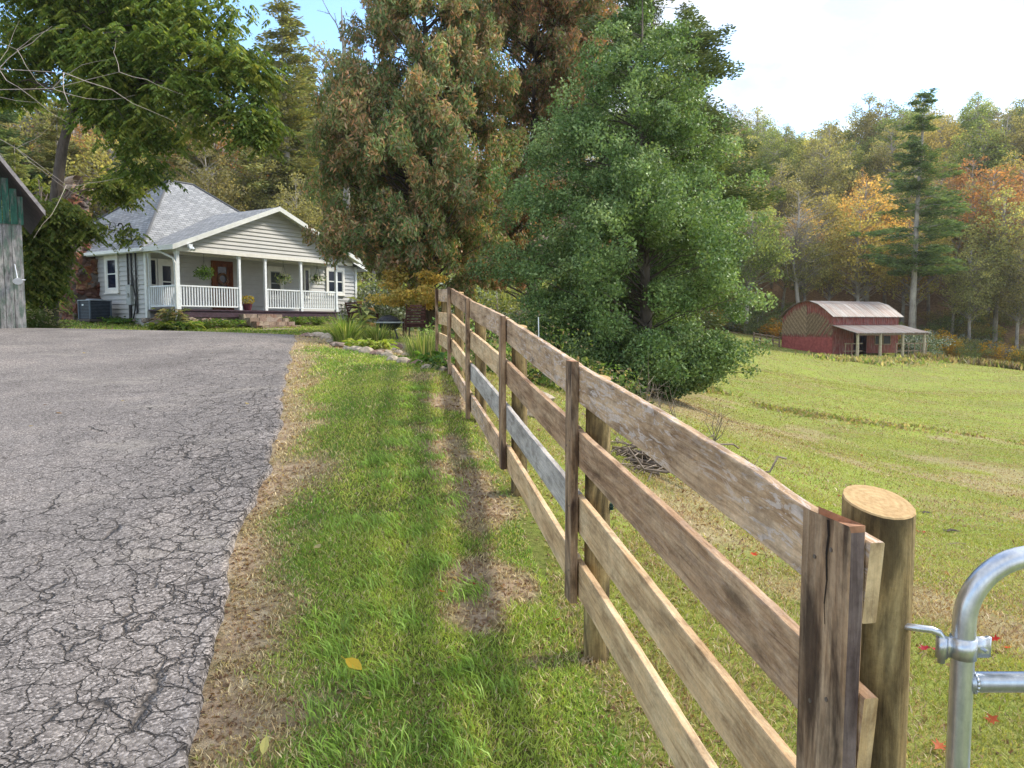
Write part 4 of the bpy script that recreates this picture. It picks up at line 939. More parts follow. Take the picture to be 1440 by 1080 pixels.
# long side with a doorway
dx0, dx1 = 2.7, 4.4
m = MB(); m.bx(0, dx0, 0, .05, 0, BE); m.bx(dx1, BL, 0, .05, 0, BE); m.bx(dx0, dx1, 0, .05, 2.15, BE)
for k in range(30): m.bx(.1 + k * .29, .14 + k * .29, -.03, 0, 2.4, BE - .05)
m.build('side_wall', M['bred'], barn)
m = MB(); 
for a_ in ((5.5, .9), (6.6, .9)): m.bx(a_[0], a_[0] + a_[1], -.02, .0, .9, 1.65)
m.build('black_opening_panels', M['black'], barn)  # solid black panels, the inner shade of the openings put into colour
m = MB()
for a_ in ((5.5, .9), (6.6, .9)):
    m.bx(a_[0] - .08, a_[0], -.05, -.021, .8, 1.75); m.bx(a_[0] + a_[1], a_[0] + a_[1] + .08, -.05, -.021, .8, 1.75); m.bx(a_[0], a_[0] + a_[1], -.05, -.021, .8, .9)
m.build('opening_frames', M['btan'][2], barn)
m = MB()
for (ya, za_), (yb2, zb_) in zip(prof[:-1], prof[1:]):
    m.add([(-.3, ya, za_), (BL + .35, ya, za_), (BL + .35, yb2, zb_), (-.3, yb2, zb_), (-.3, ya, za_ - .06), (BL + .35, ya, za_ - .06), (BL + .35, yb2, zb_ - .06), (-.3, yb2, zb_ - .06)], [(0, 1, 2, 3), (7, 6, 5, 4), (0, 4, 5, 1), (3, 2, 6, 7), (0, 3, 7, 4), (1, 5, 6, 2)])
m.build('metal_roof', M['tin'], barn)
m = MB(); LD = 2.75; zh, zlw = P(1172, 457, BYY)[2] - bc[2], P(1203, 468, BYY - 2.5)[2] - bc[2]
LLx = BL + .75
m.add([(-.15, -.06, zh), (BL + .3, -.06, zh), (LLx, -LD - .2, zlw), (-.15, -LD - .2, zlw), (-.15, -.06, zh - .06), (BL + .3, -.06, zh - .06), (LLx, -LD - .2, zlw - .07), (-.15, -LD - .2, zlw - .07)], [(3, 2, 1, 0), (4, 5, 6, 7), (0, 1, 5, 4), (1, 2, 6, 5), (2, 3, 7, 6), (3, 0, 4, 7)])
m.build('lean_to_roof', M['tin'], barn)
m = MB(); m.bx(-.1, LLx - .1, -LD - .1, -LD + .02, zlw - .24, zlw - .075); m.build('lean_to_beam', M['btan'][1], barn)
M['bpost'] = plain('pale_log', (.42, .36, .25), .85, .25, 6)
for k, xx in enumerate((.15, 3.0, 5.9, 8.75)):
    m = MB(); q = barn.matrix_world if False else None
    m.tube([(xx, -LD, -.6), (xx + .03, -LD, .9), (xx, -LD, zlw - .07)], [.15, .13, .12], 8); m.build('lean_to_post', M['bpost'], barn)
for a0, a1 in ((.3, 2.6), (5.1, 9.3)):
    m = MB()
    for z in (.25, .95): m.bx(a0, a1, -LD + 1.6 if a0 < 1 else -LD + .1, (-LD + 1.65) if a0 < 1 else -LD + .15, z, z + .10)
    n_ = int((a1 - a0) / .8) + 1
    for q in range(n_): xx = a0 + q * .8; yy = -LD + 1.55 if a0 < 1 else -LD + .05; m.bx(xx, xx + .08, yy - .055, yy - .005, -.3, 1.05)
    m.build('pen_rails', M['btan'][2], barn)

# little field fence left of the barn
fa_, fb_ = P(1060, 480, 80), P(1096, 484, 77.5)
ff = empty('field_fence', fa_); tag(ff, 'low three-rail wooden fence joining the left side of the red barn', 'fence')
A_ = Vector(fa_); B_ = Vector(fb_); n_ = 4
for k in range(n_ + 1):
    p = A_.lerp(B_, k / n_); g_ = hz(p.x, p.y); m = MB(); m.box((p.x - A_.x, p.y - A_.y, g_ - A_.z + .5), (.14, .14, 1.25)); m.build('fence_post', M['btan'][1], ff)
for r_ in range(3):
    m = MB()
    for k in range(n_):
        p = A_.lerp(B_, k / n_); q = A_.lerp(B_, (k + 1) / n_); p.z = hz(p.x, p.y) + .3 + r_ * .33; q.z = hz(q.x, q.y) + .3 + r_ * .33
        m.tube([p - A_, q - A_], .055, 4)
    m.build('fence_rail', M['btan'][2], ff)
# ------------------------------------------------------------------ leaves and trees
def leaf_cards(c, L, W, rngv, droop=0.0, flat=0.0, axis=None):
    """one rhombic leaf per centre; droop hangs them, flat lays them level"""
    n = len(c); a = rngv.normal(size=(n, 3)) if axis is None else axis + rngv.normal(size=(n, 3)) * .25
    a[:, 2] = a[:, 2] * (1 - flat) - droop * 2.2
    a /= np.linalg.norm(a, axis=1)[:, None] + 1e-9
    r = rngv.normal(size=(n, 3)); r[:, 2] *= (1 - flat * .8); b = np.cross(a, r); 
    if flat > 0: b[:, 2] *= (1 - flat)
    b /= np.linalg.norm(b, axis=1)[:, None] + 1e-9
    L = (L * rngv.uniform(.6, 1.35, n))[:, None] * .5; W = (W * rngv.uniform(.6, 1.35, n))[:, None] * .5
    return np.stack([c - a * L, c + b * W - a * L * .1, c + a * L, c - b * W - a * L * .1], 1).reshape(-1, 3)

def trunk_mb(path, r0, r1, n=9, mb=None):
    mb = mb or MB(); k = len(path); mb.tube(path, [r0 * (1 - i / (k - 1)) ** .85 + r1 for i in range(k)], n); return mb

def build_tree(name, loc, path, r0, clumps, rngv, leafL, leafW, per, spread, pal_, pw, mats, limb_r=.05, droop=0., flat=0., clump_var=.25, up=.35, parent=None, limb_sides=5, bare=0.0, leafcol_jit=.3, twigs=0, split_top=1.0):
    """clumps: (n,4) centres in tree space and size; a limb reaches from the trunk path to every clump"""
    root = empty(name, loc)
    path = [Vector(p) for p in path]; tm = trunk_mb(path, r0, r0 * .06)
    pz = np.array([p.z for p in path]); pp_ = np.array([[p.x, p.y, p.z] for p in path])
    allc = []; cols = []; axes = []
    pal_ = np.array(pal_)
    for ci, (x, y, z, s) in enumerate(clumps):
        horiz = math.hypot(x - np.interp(z, pz, pp_[:, 0]), y - np.interp(z, pz, pp_[:, 1]))
        za = max(path[0].z + .25 * (path[-1].z - path[0].z) * .3, z - up * horiz); za = min(za, path[-1].z * split_top)
        A = np.array([np.interp(za, pz, pp_[:, 0]), np.interp(za, pz, pp_[:, 1]), za]); B = np.array([x, y, z])
        m1_ = A * .6 + B * .4 + np.array([0, 0, -.04 if up < 0 else .06]) * horiz + rngv.normal(size=3) * .06 * horiz; 
        if ci % (3 if len(clumps) > 260 else 1) == 0:
            lr = limb_r * (.5 + .5 * min(1, horiz / 3)) * rngv.uniform(.6, 1.2); tm.tube([A, m1_, B], [lr, lr * .6, lr * .22], limb_sides, cap=False)
            for q in range(twigs):
                e_ = B + rngv.normal(size=3) * s * .9; st = m1_ * .5 + B * .5; tm.tube([st, (st + e_) / 2 + rngv.normal(size=3) * s * .15, e_], [lr * .35, lr * .25, lr * .08], 3, cap=False)
        n = int(per * rngv.uniform(.6, 1.3) * (s / np.mean(clumps[:, 3])) ** 2) if rngv.uniform() > bare else int(per * .12)
        g = rngv.normal(size=(n, 3)); g /= np.linalg.norm(g, axis=1)[:, None]; g *= rngv.uniform(0, 1, (n, 1)) ** .45 * s
        g *= np.array(spread)[None]
        if up < .1 or droop > .3: pass
        allc.append(B[None] + g)
        out = B - A; out = out / (np.linalg.norm(out) + 1e-6); axes.append(np.repeat(out[None], n, 0) * 1.2)
        base = pal_[rngv.choice(len(pal_), p=pw)]; mixp = pal_[rngv.choice(len(pal_), n, p=pw)]
        cm = clump_var; cols.append((base[None] * cm + mixp * (1 - cm)) * rngv.uniform(1 - leafcol_jit, 1 + leafcol_jit, (n, 1)) * rngv.uniform(.8, 1.2))
    c = np.concatenate(allc); col = np.repeat(np.concatenate(cols), 4, 0)
    ax = np.concatenate(axes) if flat > 0 else None
    V = leaf_cards(c, leafL, leafW, rngv, droop, flat, ax)
    tr = tm.build('trunk', mats[0], root, True)
    cr_ = np_mesh('crown', V, np.arange(len(V)).reshape(-1, 4), mats[1], col=col, parent=root)
    return root

def profile_clumps(n, zr, rad, rngv, size, cx=None, cy=None, edge=.55):
    """zr, rad: crown radius by height (tree space); optional wandering centre"""
    zs = np.linspace(zr[0], zr[-1], 200); rr = np.interp(zs, zr, rad); w = rr + .15; w /= w.sum()
    z = rngv.choice(zs, n, p=w) + rngv.normal(size=n) * .05; r = np.interp(z, zr, rad)
    a = rngv.uniform(0, 2 * np.pi, n); k = edge + (1 - edge) * rngv.uniform(size=n) ** .6
    lob = 1 + .10 * np.sin(3 * a + z * 1.1) + .08 * np.sin(5 * a - z * 1.7) + rngv.normal(size=n) * .07
    x = np.cos(a) * r * k * lob + (np.interp(z, zr, cx) if cx is not None else 0); y = np.sin(a) * r * k * lob + (np.interp(z, zr, cy) if cy is not None else 0)
    s = size * rngv.uniform(.6, 1.35, n) * np.clip(r / np.max(rad), .45, 1)
    return np.stack([x, y, z, s], 1)
def limb_clumps(K, zr, rad, rngv, size, cx=None, m=6, rise=-.05, lat=.16, lo=.30, jit=.16, zr2=None):
    """foliage carried by K separate limbs, so that gaps stay open between them"""
    zs = np.linspace(zr[0], zr[-1], 200); rr = np.interp(zs, zr, rad); w = (rr + .2) ** 1.3; w /= w.sum(); out = []
    for k in range(K):
        z = rngv.choice(zs, p=w); a = rngv.uniform(0, 2 * np.pi); r = np.interp(z, zr, rad) * np.clip(rngv.normal(.95, jit), .45, 1.25); c = np.interp(z, zr, cx) if cx is not None else 0
        for q in range(m):
            s = lo + (1 - lo) * (q + rngv.uniform(.2, .8)) / m; aa = a + rngv.normal() * lat * s
            out.append((c + math.cos(aa) * r * s, math.sin(aa) * r * s, z + rise * r * s * s + rngv.normal() * .10 * r * .4, size * rngv.uniform(.6, 1.25) * (1.15 - .45 * s) * (.55 + .45 * r / max(rad))))
    return np.array(out)
def px_profile(rows, d, base):
    """rows (py, pxL, pxR) top to bottom -> heights, radii and centres in tree space"""
    zs, rs_, cx = [], [], []
    for py, l, r in rows[::-1]:
        a = P(l, py, d); b = P(r, py, d); zs.append(a[2] - base[2]); rs_.append((b[0] - a[0]) / 2); cx.append((a[0] + b[0]) / 2 - base[0])
    return np.array(zs), np.array(rs_), np.array(cx)

# --- big dense broadleaf evergreen behind the fence
rg = np.random.default_rng(21)
b = P(905, 552, 20); b = (b[0], b[1], hz(b[0], b[1]))
zs, rr, cx = px_profile([(-10, 880, 925), (25, 855, 950), (60, 825, 968), (100, 795, 985), (150, 766, 1000), (190, 740, 1012), (240, 722, 1022), (300, 700, 1040), (360, 696, 1046), (420, 705, 1044), (470, 728, 1036), (510, 765, 1026), (545, 835, 985)], 20, b)
cl = np.concatenate([limb_clumps(170, zs, rr * 1.05, rg, .42, cx, m=5, rise=-.08, jit=.2), profile_clumps(210, zs, rr * .93, rg, .50, cx, edge=.5)]); cl2 = profile_clumps(70, np.array([.1, .5, 1.0]), np.array([1.9, 2.3, 2.6]), rg, .6, edge=.5); cl = np.concatenate([cl, cl2 + np.array([[0, 0, .15, 0]])])
path = [(0, 0, -.2), (.05, 0, 1.5), (0, 0, 3.2), (-.1, .1, 5), (cx[-1] * .9, 0, zs[-1])]
tr = build_tree('evergreen_tree', b, path, .2, cl, rg, .085, .05, 190, (1, 1, .8), [(.085, .145, .045), (.14, .21, .07), (.22, .30, .11), (.34, .41, .18), (.055, .09, .03)], [.25, .3, .25, .1, .1], (M['bark'], M['glossleaf']), .03, up=.3, clump_var=.35)
tag(tr, 'broad dense green tree with small glossy leaves standing right behind the board fence', 'tree')
# --- tall hemlock rising behind it
rg = np.random.default_rng(22)
b = (P(912, 500, 24.5)[0], 24.5, 0); b = (b[0], b[1], hz(b[0], b[1]))
rows_ = [(-80, 880, 930), (-20, 850, 975), (20, 840, 992), (55, 835, 1005), (75, 850, 1030), (100, 830, 1008), (130, 820, 1048), (170, 830, 1040), (230, 820, 1050), (330, 820, 1060), (480, 860, 1010)]
zs, rr, cx = px_profile(rows_, 24.5, b)
cl = np.concatenate([limb_clumps(110, zs, rr * 1.02, rg, .5, cx, m=6, rise=.02, jit=.22), profile_clumps(180, zs, rr * .8, rg, .5, cx, edge=.4)])
path = [(0, 0, -.2), (.05, 0, 3), (0, .05, 6), (-.05, 0, 9), (.0, 0, zs[-1] + .3)]
tr = build_tree('hemlock_tree', b, path, .24, cl, rg, .10, .05, 230, (1.15, 1.15, .7), [(.10, .155, .055), (.16, .225, .085), (.24, .31, .13), (.07, .11, .045)], [.3, .35, .2, .15], (M['bark'], M['glossleaf']), .03, flat=.12, up=.12)
tag(tr, 'tall green hemlock rising behind the dense green tree, its branch tips against the white sky', 'tree')
# --- browning cedar in front of the house end
def cedar(name, d, base_px, rows_, n, seed, label, top_extra, brown=.36, edge=.5, per=290):
    rg = np.random.default_rng(seed)
    b = (P(base_px, 450, d)[0], d, 0); b = (b[0], b[1], hz(b[0], b[1]))
    zs, rr, cx = px_profile(rows_, d, b)
    cl = np.concatenate([limb_clumps(n // 4, zs, rr, rg, .52, cx, m=5, rise=-.12, jit=.14, lat=.2), profile_clumps(n // 3, zs, rr * .9, rg, .6, cx, edge=edge)])
    path = [(0, 0, -.2), (.1, 0, 2), (.0, .1, 5), (.1, 0, 8), (cx[-1] * .8, 0, zs[-1] + top_extra)]
    g = 1 - brown
    tr = build_tree(name, b, path, .26, cl, rg, .19, .055, int(per * .62), (.75, .75, 1.0), [(.15, .225, .08), (.215, .295, .11), (.31, .36, .155), (.64, .34, .17), (.50, .32, .19), (.37, .30, .20)], [.26 * g / .64, .24 * g / .64, .14 * g / .64, brown * .38, brown * .34, brown * .28], (M['bark'], M['needle']), .04, droop=.55, up=.5, clump_var=.22, leafcol_jit=.35)
    tag(tr, label, 'tree')
cedar('cedar_tree', 26, 600, [(-90, 540, 640), (-30, 500, 690), (30, 490, 700), (80, 478, 705), (130, 458, 715), (210, 443, 722), (300, 438, 722), (345, 448, 715), (372, 520, 705), (395, 600, 700), (425, 640, 690)], 600, 31,
      'wide green cedar speckled with rusty brown sprays, overlapping the right end of the farmhouse', .5)
cedar('cedar_tree', 30, 745, [(-90, 640, 880), (-30, 620, 890), (40, 620, 885), (110, 640, 865), (180, 680, 830), (260, 690, 800), (330, 680, 780), (400, 660, 760)], 620, 32,
      'taller browner cedar with bare dark trunk, between the rusty cedar and the dense green tree', .5, brown=.55, edge=.3, per=230)

# --- walnut over the farmhouse: compound leaves hanging in fans
def compound_tree(name, loc, path, r0, blobs, n, rngv, per, leaflet, mats, pal_, pw, limb_r=.06, jmin=0, label=None):
    root = empty(name, loc); path = [Vector(p) for p in path]; tm = trunk_mb(path, r0, r0 * .12)
    pp_ = np.array([[p.x, p.y, p.z] for p in path]); pal_ = np.array(pal_); blobs = np.array(blobs, float)
    vol = blobs[:, 3] * blobs[:, 4]; pk = rngv.choice(len(blobs), n, p=vol / vol.sum())
    VV_, CC_ = [], []
    for ci in range(n):
        bx_, by_, bz_, rx, rz2 = blobs[pk[ci]]; g = rngv.normal(size=3); g /= np.linalg.norm(g); g *= rngv.uniform() ** .35
        B = np.array([bx_ + g[0] * rx, by_ + g[1] * rx * .8, bz_ + g[2] * rz2])
        j = jmin + np.argmin(np.linalg.norm(pp_[jmin:] - (B - np.array([0, 0, .35 * np.linalg.norm(B[:2] - pp_[-1, :2])])), axis=1)); A = pp_[j] + rngv.normal(size=3) * .05
        L_ = np.linalg.norm(B - A)
        if ci % 3 == 0:
            m_ = A * .5 + B * .5 + np.array([0, 0, .16 * L_]) + rngv.normal(size=3) * .05 * L_
            tm.tube([A, A * .75 + B * .25 + np.array([0, 0, .11 * L_]), m_, B * .7 + m_ * .3 + np.array([0, 0, .02]), B], [limb_r * min(1, L_ / 3), limb_r * .7 * min(1, L_ / 3), limb_r * .45, limb_r * .25, .006], 5, cap=False)
        k = int(per * rngv.uniform(.6, 1.3)); q = rngv.normal(size=(k, 3)) * .28; q[:, 2] *= .6; S = B[None] + q
        a = rngv.uniform(0, 2 * np.pi, k); ln = rngv.uniform(.26, .48, k); nl = 13
        dirh = np.stack([np.cos(a), np.sin(a), rngv.uniform(-.5, .25, k)], 1)
        base = pal_[rngv.choice(len(pal_), p=pw)]
        for s in range(nl):
            f = (s // 2 + 1) / (nl // 2 + 1); pt = S + dirh * (ln * f)[:, None]; pt[:, 2] -= .62 * ln * f ** 2
            side = np.stack([-np.sin(a), np.cos(a), np.zeros(k)], 1) * (1 if s % 2 else -1)
            if s == nl - 1: ax = dirh.copy(); ax[:, 2] -= 1
            else: ax = side * .8 + dirh * .45; ax[:, 2] -= .55 + .35 * rngv.uniform(size=k)
            ax /= np.linalg.norm(ax, axis=1)[:, None]; Ls = leaflet * (1.1 - .4 * abs(f - .5)) * rngv.uniform(.8, 1.2, k)
            bb = np.cross(ax, np.stack([np.zeros(k), np.zeros(k), np.ones(k)], 1) + rngv.normal(size=(k, 3)) * .3); bb /= np.linalg.norm(bb, axis=1)[:, None] + 1e-9
            e_ = pt + ax * Ls[:, None]; md = pt + ax * (Ls * .42)[:, None]; bw = bb * (Ls * .23)[:, None]
            VV_.append(np.stack([pt, md + bw, e_, md - bw], 1).reshape(-1, 3))
            c = (base * .4 + pal_[rngv.choice(len(pal_), k, p=pw)] * .6) * rngv.uniform(.7, 1.3, (k, 1)); CC_.append(np.repeat(c, 4, 0))
    V = np.concatenate(VV_); C = np.concatenate(CC_)
    tm.build('trunk', mats[0], root, True); np_mesh('crown', V, np.arange(len(V)).reshape(-1, 4), mats[1], col=C, parent=root)
    if label: tag(root, label, 'tree')
    return root
rg = np.random.default_rng(41)
d = 24.0; wb = P(70, 445, d); wb = (wb[0], d, hz(wb[0], d))
def rel(px, py, dd, base=None): p = P(px, py, dd); base = base or wb; return (p[0] - base[0], p[1] - base[1], p[2] - base[2])
path = [(0, 0, -.2), rel(72, 370, d), rel(79, 270, d), rel(88, 205, d), rel(103, 150, d), rel(108, 90, d), rel(118, 30, d), rel(130, -40, d)]
def blob(px, py, dd, rpx, rpz): p = rel(px, py, dd); k = dd / F; return (*p, rpx * k, rpz * k)
blobs = [blob(60, -10, 24, 90, 60), blob(180, -10, 24, 90, 60), blob(270, 20, 23.5, 70, 40), blob(60, 70, 24.5, 70, 35), blob(150, 85, 23, 70, 50), blob(240, 80, 23, 80, 45), blob(330, 95, 22.5, 45, 38), blob(195, 180, 23, 45, 30), blob(205, 235, 23.5, 22, 20), blob(270, 140, 22.5, 55, 28),
         blob(355, 160, 22.3, 26, 30), blob(362, 190, 22.3, 14, 18), blob(285, 182, 22.5, 22, 16), blob(150, 140, 23.5, 55, 30), blob(110, 45, 24, 60, 45), blob(20, 120, 25, 30, 30)]
pal_w = [(.085, .145, .03), (.14, .21, .045), (.23, .30, .065), (.37, .39, .09), (.44, .42, .10)]
tr = compound_tree('walnut_tree', wb, path, .20, blobs, 480, rg, 14, .16, (M['bark'], M['leaf']), pal_w, [.3, .34, .22, .1, .04], .045, jmin=4,
                   label='leaning walnut tree with drooping compound leaves arching over the farmhouse roof')
# low leafy sumac between shed and chimney
rg = np.random.default_rng(42)
sb = P(62, 452, 22.9); sb = (sb[0], sb[1], hz(sb[0], sb[1]))
def blob2(px, py, dd, rpx, rpz): p = rel(px, py, dd, sb); k = dd / F; return (*p, rpx * k, rpz * k)
blobs = [blob2(70, 303, 22.9, 26, 20), blob2(58, 335, 22.9, 24, 24), blob2(52, 385, 22.9, 14, 30), blob2(62, 385, 22.9, 11, 18), blob2(112, 318, 23, 13, 9), blob2(165, 262, 25.3, 22, 9), blob2(180, 325, 24.8, 8, 6), blob2(52, 290, 26, 20, 30), blob2(55, 418, 25.3, 12, 12)]
tr = compound_tree('sumac_shrub', sb, [(0, 0, -.1), (.05, 0, .8), (-.1, 0, 1.7), (.1, 0, 2.8), (.3, 0, 3.6)], .09, blobs, 190, rg, 15, .15, (M['bark'], M['leaf']), pal_w, [.24, .34, .26, .12, .04], .035)
tag(tr, 'leafy green shrub filling the gap between the plank shed and the stone chimney', 'shrub')

# --- bare twiggy branches reaching in from the left
rg = np.random.default_rng(43)
def bare_tree(name, loc, path, r0, tips, label, mat, depth=2, cat='tree'):
    root = empty(name, loc); mb = MB(); path = [Vector(p) for p in path]; trunk_mb(path, r0, r0 * .1, 8, mb); mb.build('trunk', mat, root, True)
    mb = MB()
    def grow_(a, dirv, L, r, dep):
        pts = [a]; p = Vector(a); dv = Vector(dirv)
        for q in range(5):
            dv = (dv + Vector(rg.normal(size=3) * .16)).normalized(); p = p + dv * L / 5; pts.append(p.copy())
        mb.tube(pts, [r * (1 - .15 * q) for q in range(6)], 5, cap=False)
        if dep > 0:
            for q in range(1, 6):
                for s in range(2 if dep == 1 else 1):
                    nd = (dv + Vector(rg.normal(size=3) * .6)).normalized(); grow_(pts[q], nd, L * rg.uniform(.14, .3), r * .45, dep - 1)
    for (a, t_, r) in tips:
        a = Vector(a); t_ = Vector(t_); grow_(a, (t_ - a).normalized(), (t_ - a).length, r, depth)
    mb.build('branches', mat, root, True); tag(root, label, cat)
    return root
M['bare'] = plain('pale_bare_branch', (.40, .34, .29), .8, .2, 10)
bb_ = (-13.2, 13.5, hz(-13.2, 13.5)); rb = lambda px, py, dd: tuple(Vector(P(px, py, dd)) - Vector(bb_))
bare_tree('bare_tree', bb_, [(0, 0, 0), (.1, 0, 2), (.3, 0, 3.8), (.5, 0, 5.8), (.8, 0, 7.5)], .14,
          [((.35, 0, 4.1), rb(128, 82, 13), .016), ((.3, 0, 3.9), rb(150, 88, 13.5), .013), ((.45, 0, 5.3), rb(70, 40, 13.2), .012), ((.4, 0, 4.6), rb(128, 122, 13.2), .010)],
          'bare pale branches reaching in at the upper left edge in front of the walnut', M['bare'], 1)
# dead treetop against the blue sky
db = P(490, 400, 44); db = (db[0], db[1], hz(db[0], db[1])); rdb = lambda px, py: tuple(Vector(P(px, py, 44)) - Vector(db))
bare_tree('dead_tree', db, [(0, 0, 0), rdb(486, 200), rdb(484, 80), rdb(480, 10)], .22, [(rdb(485, 110), rdb(455, 30), .06), (rdb(484, 90), rdb(500, 5), .06), (rdb(482, 60), rdb(462, -10), .05), (rdb(485, 130), rdb(520, 40), .06), (rdb(485, 150), rdb(458, 80), .05)],
          'leafless grey treetop against the blue sky left of the big cedar', M['bark_grey'])

# ------------------------------------------------------------------ forest: prototypes, then copies
def proto_decid(name, seed, Ht, Rm, pal_, pw, per=48, n=240, leaf=.30, bare=0.0, edge=.3, twigs=0):
    rg = np.random.default_rng(seed); zr = np.array([.32, .42, .55, .70, .86, .97]) * Ht; rad = np.array([.25, .75, 1.0, .9, .62, .18]) * Rm
    cl = profile_clumps(n, zr, rad, rg, Rm * .30, edge=edge)
    bend = rg.normal(size=4) * .35
    path = [(0, 0, -1), (bend[0] * .4, 0, Ht * .2), (bend[1], bend[2] * .5, Ht * .5), (bend[3], bend[1] * .5, Ht * .75), (bend[2], 0, Ht * .93)]
    return build_tree(name, (0, 0, 0), path, Ht * .014 + .04, cl, rg, leaf, leaf * .7, per, (1, 1, .7), pal_, pw, (M['bark_far'], M['leaf']), .07, up=.7, clump_var=.45, bare=bare, twigs=twigs, limb_sides=4)
def proto_pine(name, seed, Ht, Rm, pal_, pw, start=.3, per=60, tiers=19, gaps=.2, mat='needle'):
    rg = np.random.default_rng(seed); cl = []
    for k in range(tiers):
        f = k / (tiers - 1); z = Ht * (start + (1.0 - start) * f); r = Rm * (1 - f) ** .75 * (.75 + .35 * rg.uniform()) + .5
        nb = 9 if f < .7 else 6
        for q in range(nb):
            if rg.uniform() < gaps: continue
            a = rg.uniform(0, 6.28); L_ = r * rg.uniform(.55, 1.15)
            for s in (.3, .55, .8, 1.0): cl.append((math.cos(a) * L_ * s + rg.normal() * .25, math.sin(a) * L_ * s + rg.normal() * .25, z + rg.normal() * .16 + L_ * s * .05, .95 * (1.15 - .35 * s) * (.55 + .55 * (1 - f))))
    cl = np.array(cl); path = [(0, 0, -1), (.05, 0, Ht * .3), (0, .08, Ht * .6), (.05, 0, Ht * .85), (0, 0, Ht * 1.01)]
    return build_tree(name, (0, 0, 0), path, Ht * .011 + .05, cl, rg, .36, .11, per, (1.2, 1.2, .38), pal_, pw, (M['bark_far'], M[mat]), .05, flat=.4, up=-.03, clump_var=.4, limb_sides=4)
GRN = [(0.172, 0.218, 0.0805), (0.259, 0.31, 0.103), (0.38, 0.402, 0.149), (0.101, 0.151, 0.0504)]
YEL = [(0.415, 0.366, 0.134), (0.537, 0.451, 0.159), (0.305, 0.305, 0.11), (0.61, 0.488, 0.195)]
ORG = [(0.552, 0.287, 0.115), (0.621, 0.38, 0.149), (0.437, 0.253, 0.115), (0.437, 0.345, 0.138)]
RUS = [(0.406, 0.211, 0.0892), (0.486, 0.276, 0.113), (0.292, 0.179, 0.081), (0.356, 0.276, 0.113)]
OLV = [(0.24, 0.24, 0.114), (0.348, 0.324, 0.144), (0.456, 0.396, 0.18), (0.163, 0.174, 0.0714)]
BRN = [(0.36, 0.288, 0.162), (0.27, 0.226, 0.144), (0.468, 0.36, 0.18), (0.216, 0.198, 0.108)]
W4 = [.3, .3, .25, .15]
PR = {
 'green': (proto_decid('hill_tree', 51, 17, 4.6, GRN, W4), 'full green broadleaf tree in the hillside forest', 'green trees of the hillside forest'),
 'green2': (proto_decid('hill_tree', 52, 19, 4.2, OLV, W4, per=34), 'olive green broadleaf tree in the hillside forest', 'olive trees of the hillside forest'),
 'yellow': (proto_decid('hill_tree', 53, 16, 4.2, YEL, W4, per=30, n=170), 'yellow autumn tree in the hillside forest', 'yellow trees of the hillside forest'),
 'orange': (proto_decid('hill_tree', 54, 17, 4.0, ORG, W4, per=28, n=170), 'orange autumn tree in the hillside forest', 'orange trees of the hillside forest'),
 'rust': (proto_decid('hill_tree', 55, 15, 4.4, RUS, W4, per=28, n=170), 'rusty brown autumn tree in the hillside forest', 'rusty trees of the hillside forest'),
 'thin': (proto_decid('hill_tree', 56, 17, 3.8, BRN, W4, per=9, n=150, bare=.45, leaf=.24, twigs=2), 'thin grey tree nearly bare of leaves in the hillside forest', 'nearly bare trees of the hillside forest'),
 'pine': (proto_pine('pine_tree', 57, 21, 4.2, [(.08, .12, .045), (.12, .17, .06), (.18, .22, .08), (.055, .08, .035)], W4), 'dark pine standing among the hillside trees', 'pines of the hillside forest'),
 'pine2': (proto_pine('pine_tree', 58, 19, 4.4, [(.16, .19, .06), (.24, .25, .08), (.34, .29, .10), (.11, .14, .05)], W4, start=.16, tiers=18, gaps=.1), 'yellowish tiered pine on the slope behind the farmhouse', 'tiered pines behind the farmhouse'),
}
def proto_shrub(name, seed, r, pal_, pw, n=55, per=60, leaf=.16, mat='leaf', flatn=.75):
    rg = np.random.default_rng(seed); cl = profile_clumps(n, np.array([.12, .35, .7, 1.0]) * r * 1.5 * flatn, np.array([.7, 1, .85, .3]) * r, rg, r * .35, edge=.25)
    return build_tree(name, (0, 0, 0), [(0, 0, -.2), (.05, 0, r * .5), (0, .05, r * 1.1)], .06, cl, rg, leaf, leaf * .6, per, (1, 1, .7), pal_, pw, (M['bark_far'], M[mat]), .025, up=.8, clump_var=.4, limb_sides=4)
SH = {
 'rhodo': (proto_shrub('rhododendron', 61, 2.0, [(.07, .11, .05), (.13, .18, .08), (.26, .31, .21), (.55, .58, .55)], [.3, .3, .25, .15], mat='glossleaf'), 'dark glossy evergreen shrub at the foot of the forest', 'dark shrubs at the forest edge'),  # palest leaf colour paints in the whitish highlights on the foliage
 'gold': (proto_shrub('understory_shrub', 62, 2.0, YEL, W4, per=45), 'yellow-leaved shrub at the foot of the forest', 'yellow shrubs at the forest edge'),
 'oran': (proto_shrub('understory_shrub', 63, 1.8, [(.45, .22, .03), (.55, .30, .04), (.35, .18, .04), (.3, .25, .05)], W4, per=45), 'orange-leaved shrub at the foot of the forest', 'orange shrubs at the forest edge'),
 'gree': (proto_shrub('understory_shrub', 64, 2.2, GRN, W4), 'mid green shrub at the foot of the forest', 'green shrubs at the forest edge'),
 'brwn': (proto_shrub('understory_shrub', 65, 2.0, BRN, W4, per=25), 'brown half-bare shrub at the foot of the forest', 'brown shrubs at the forest edge'),
}
used = set(); rf_ = np.random.default_rng(77)
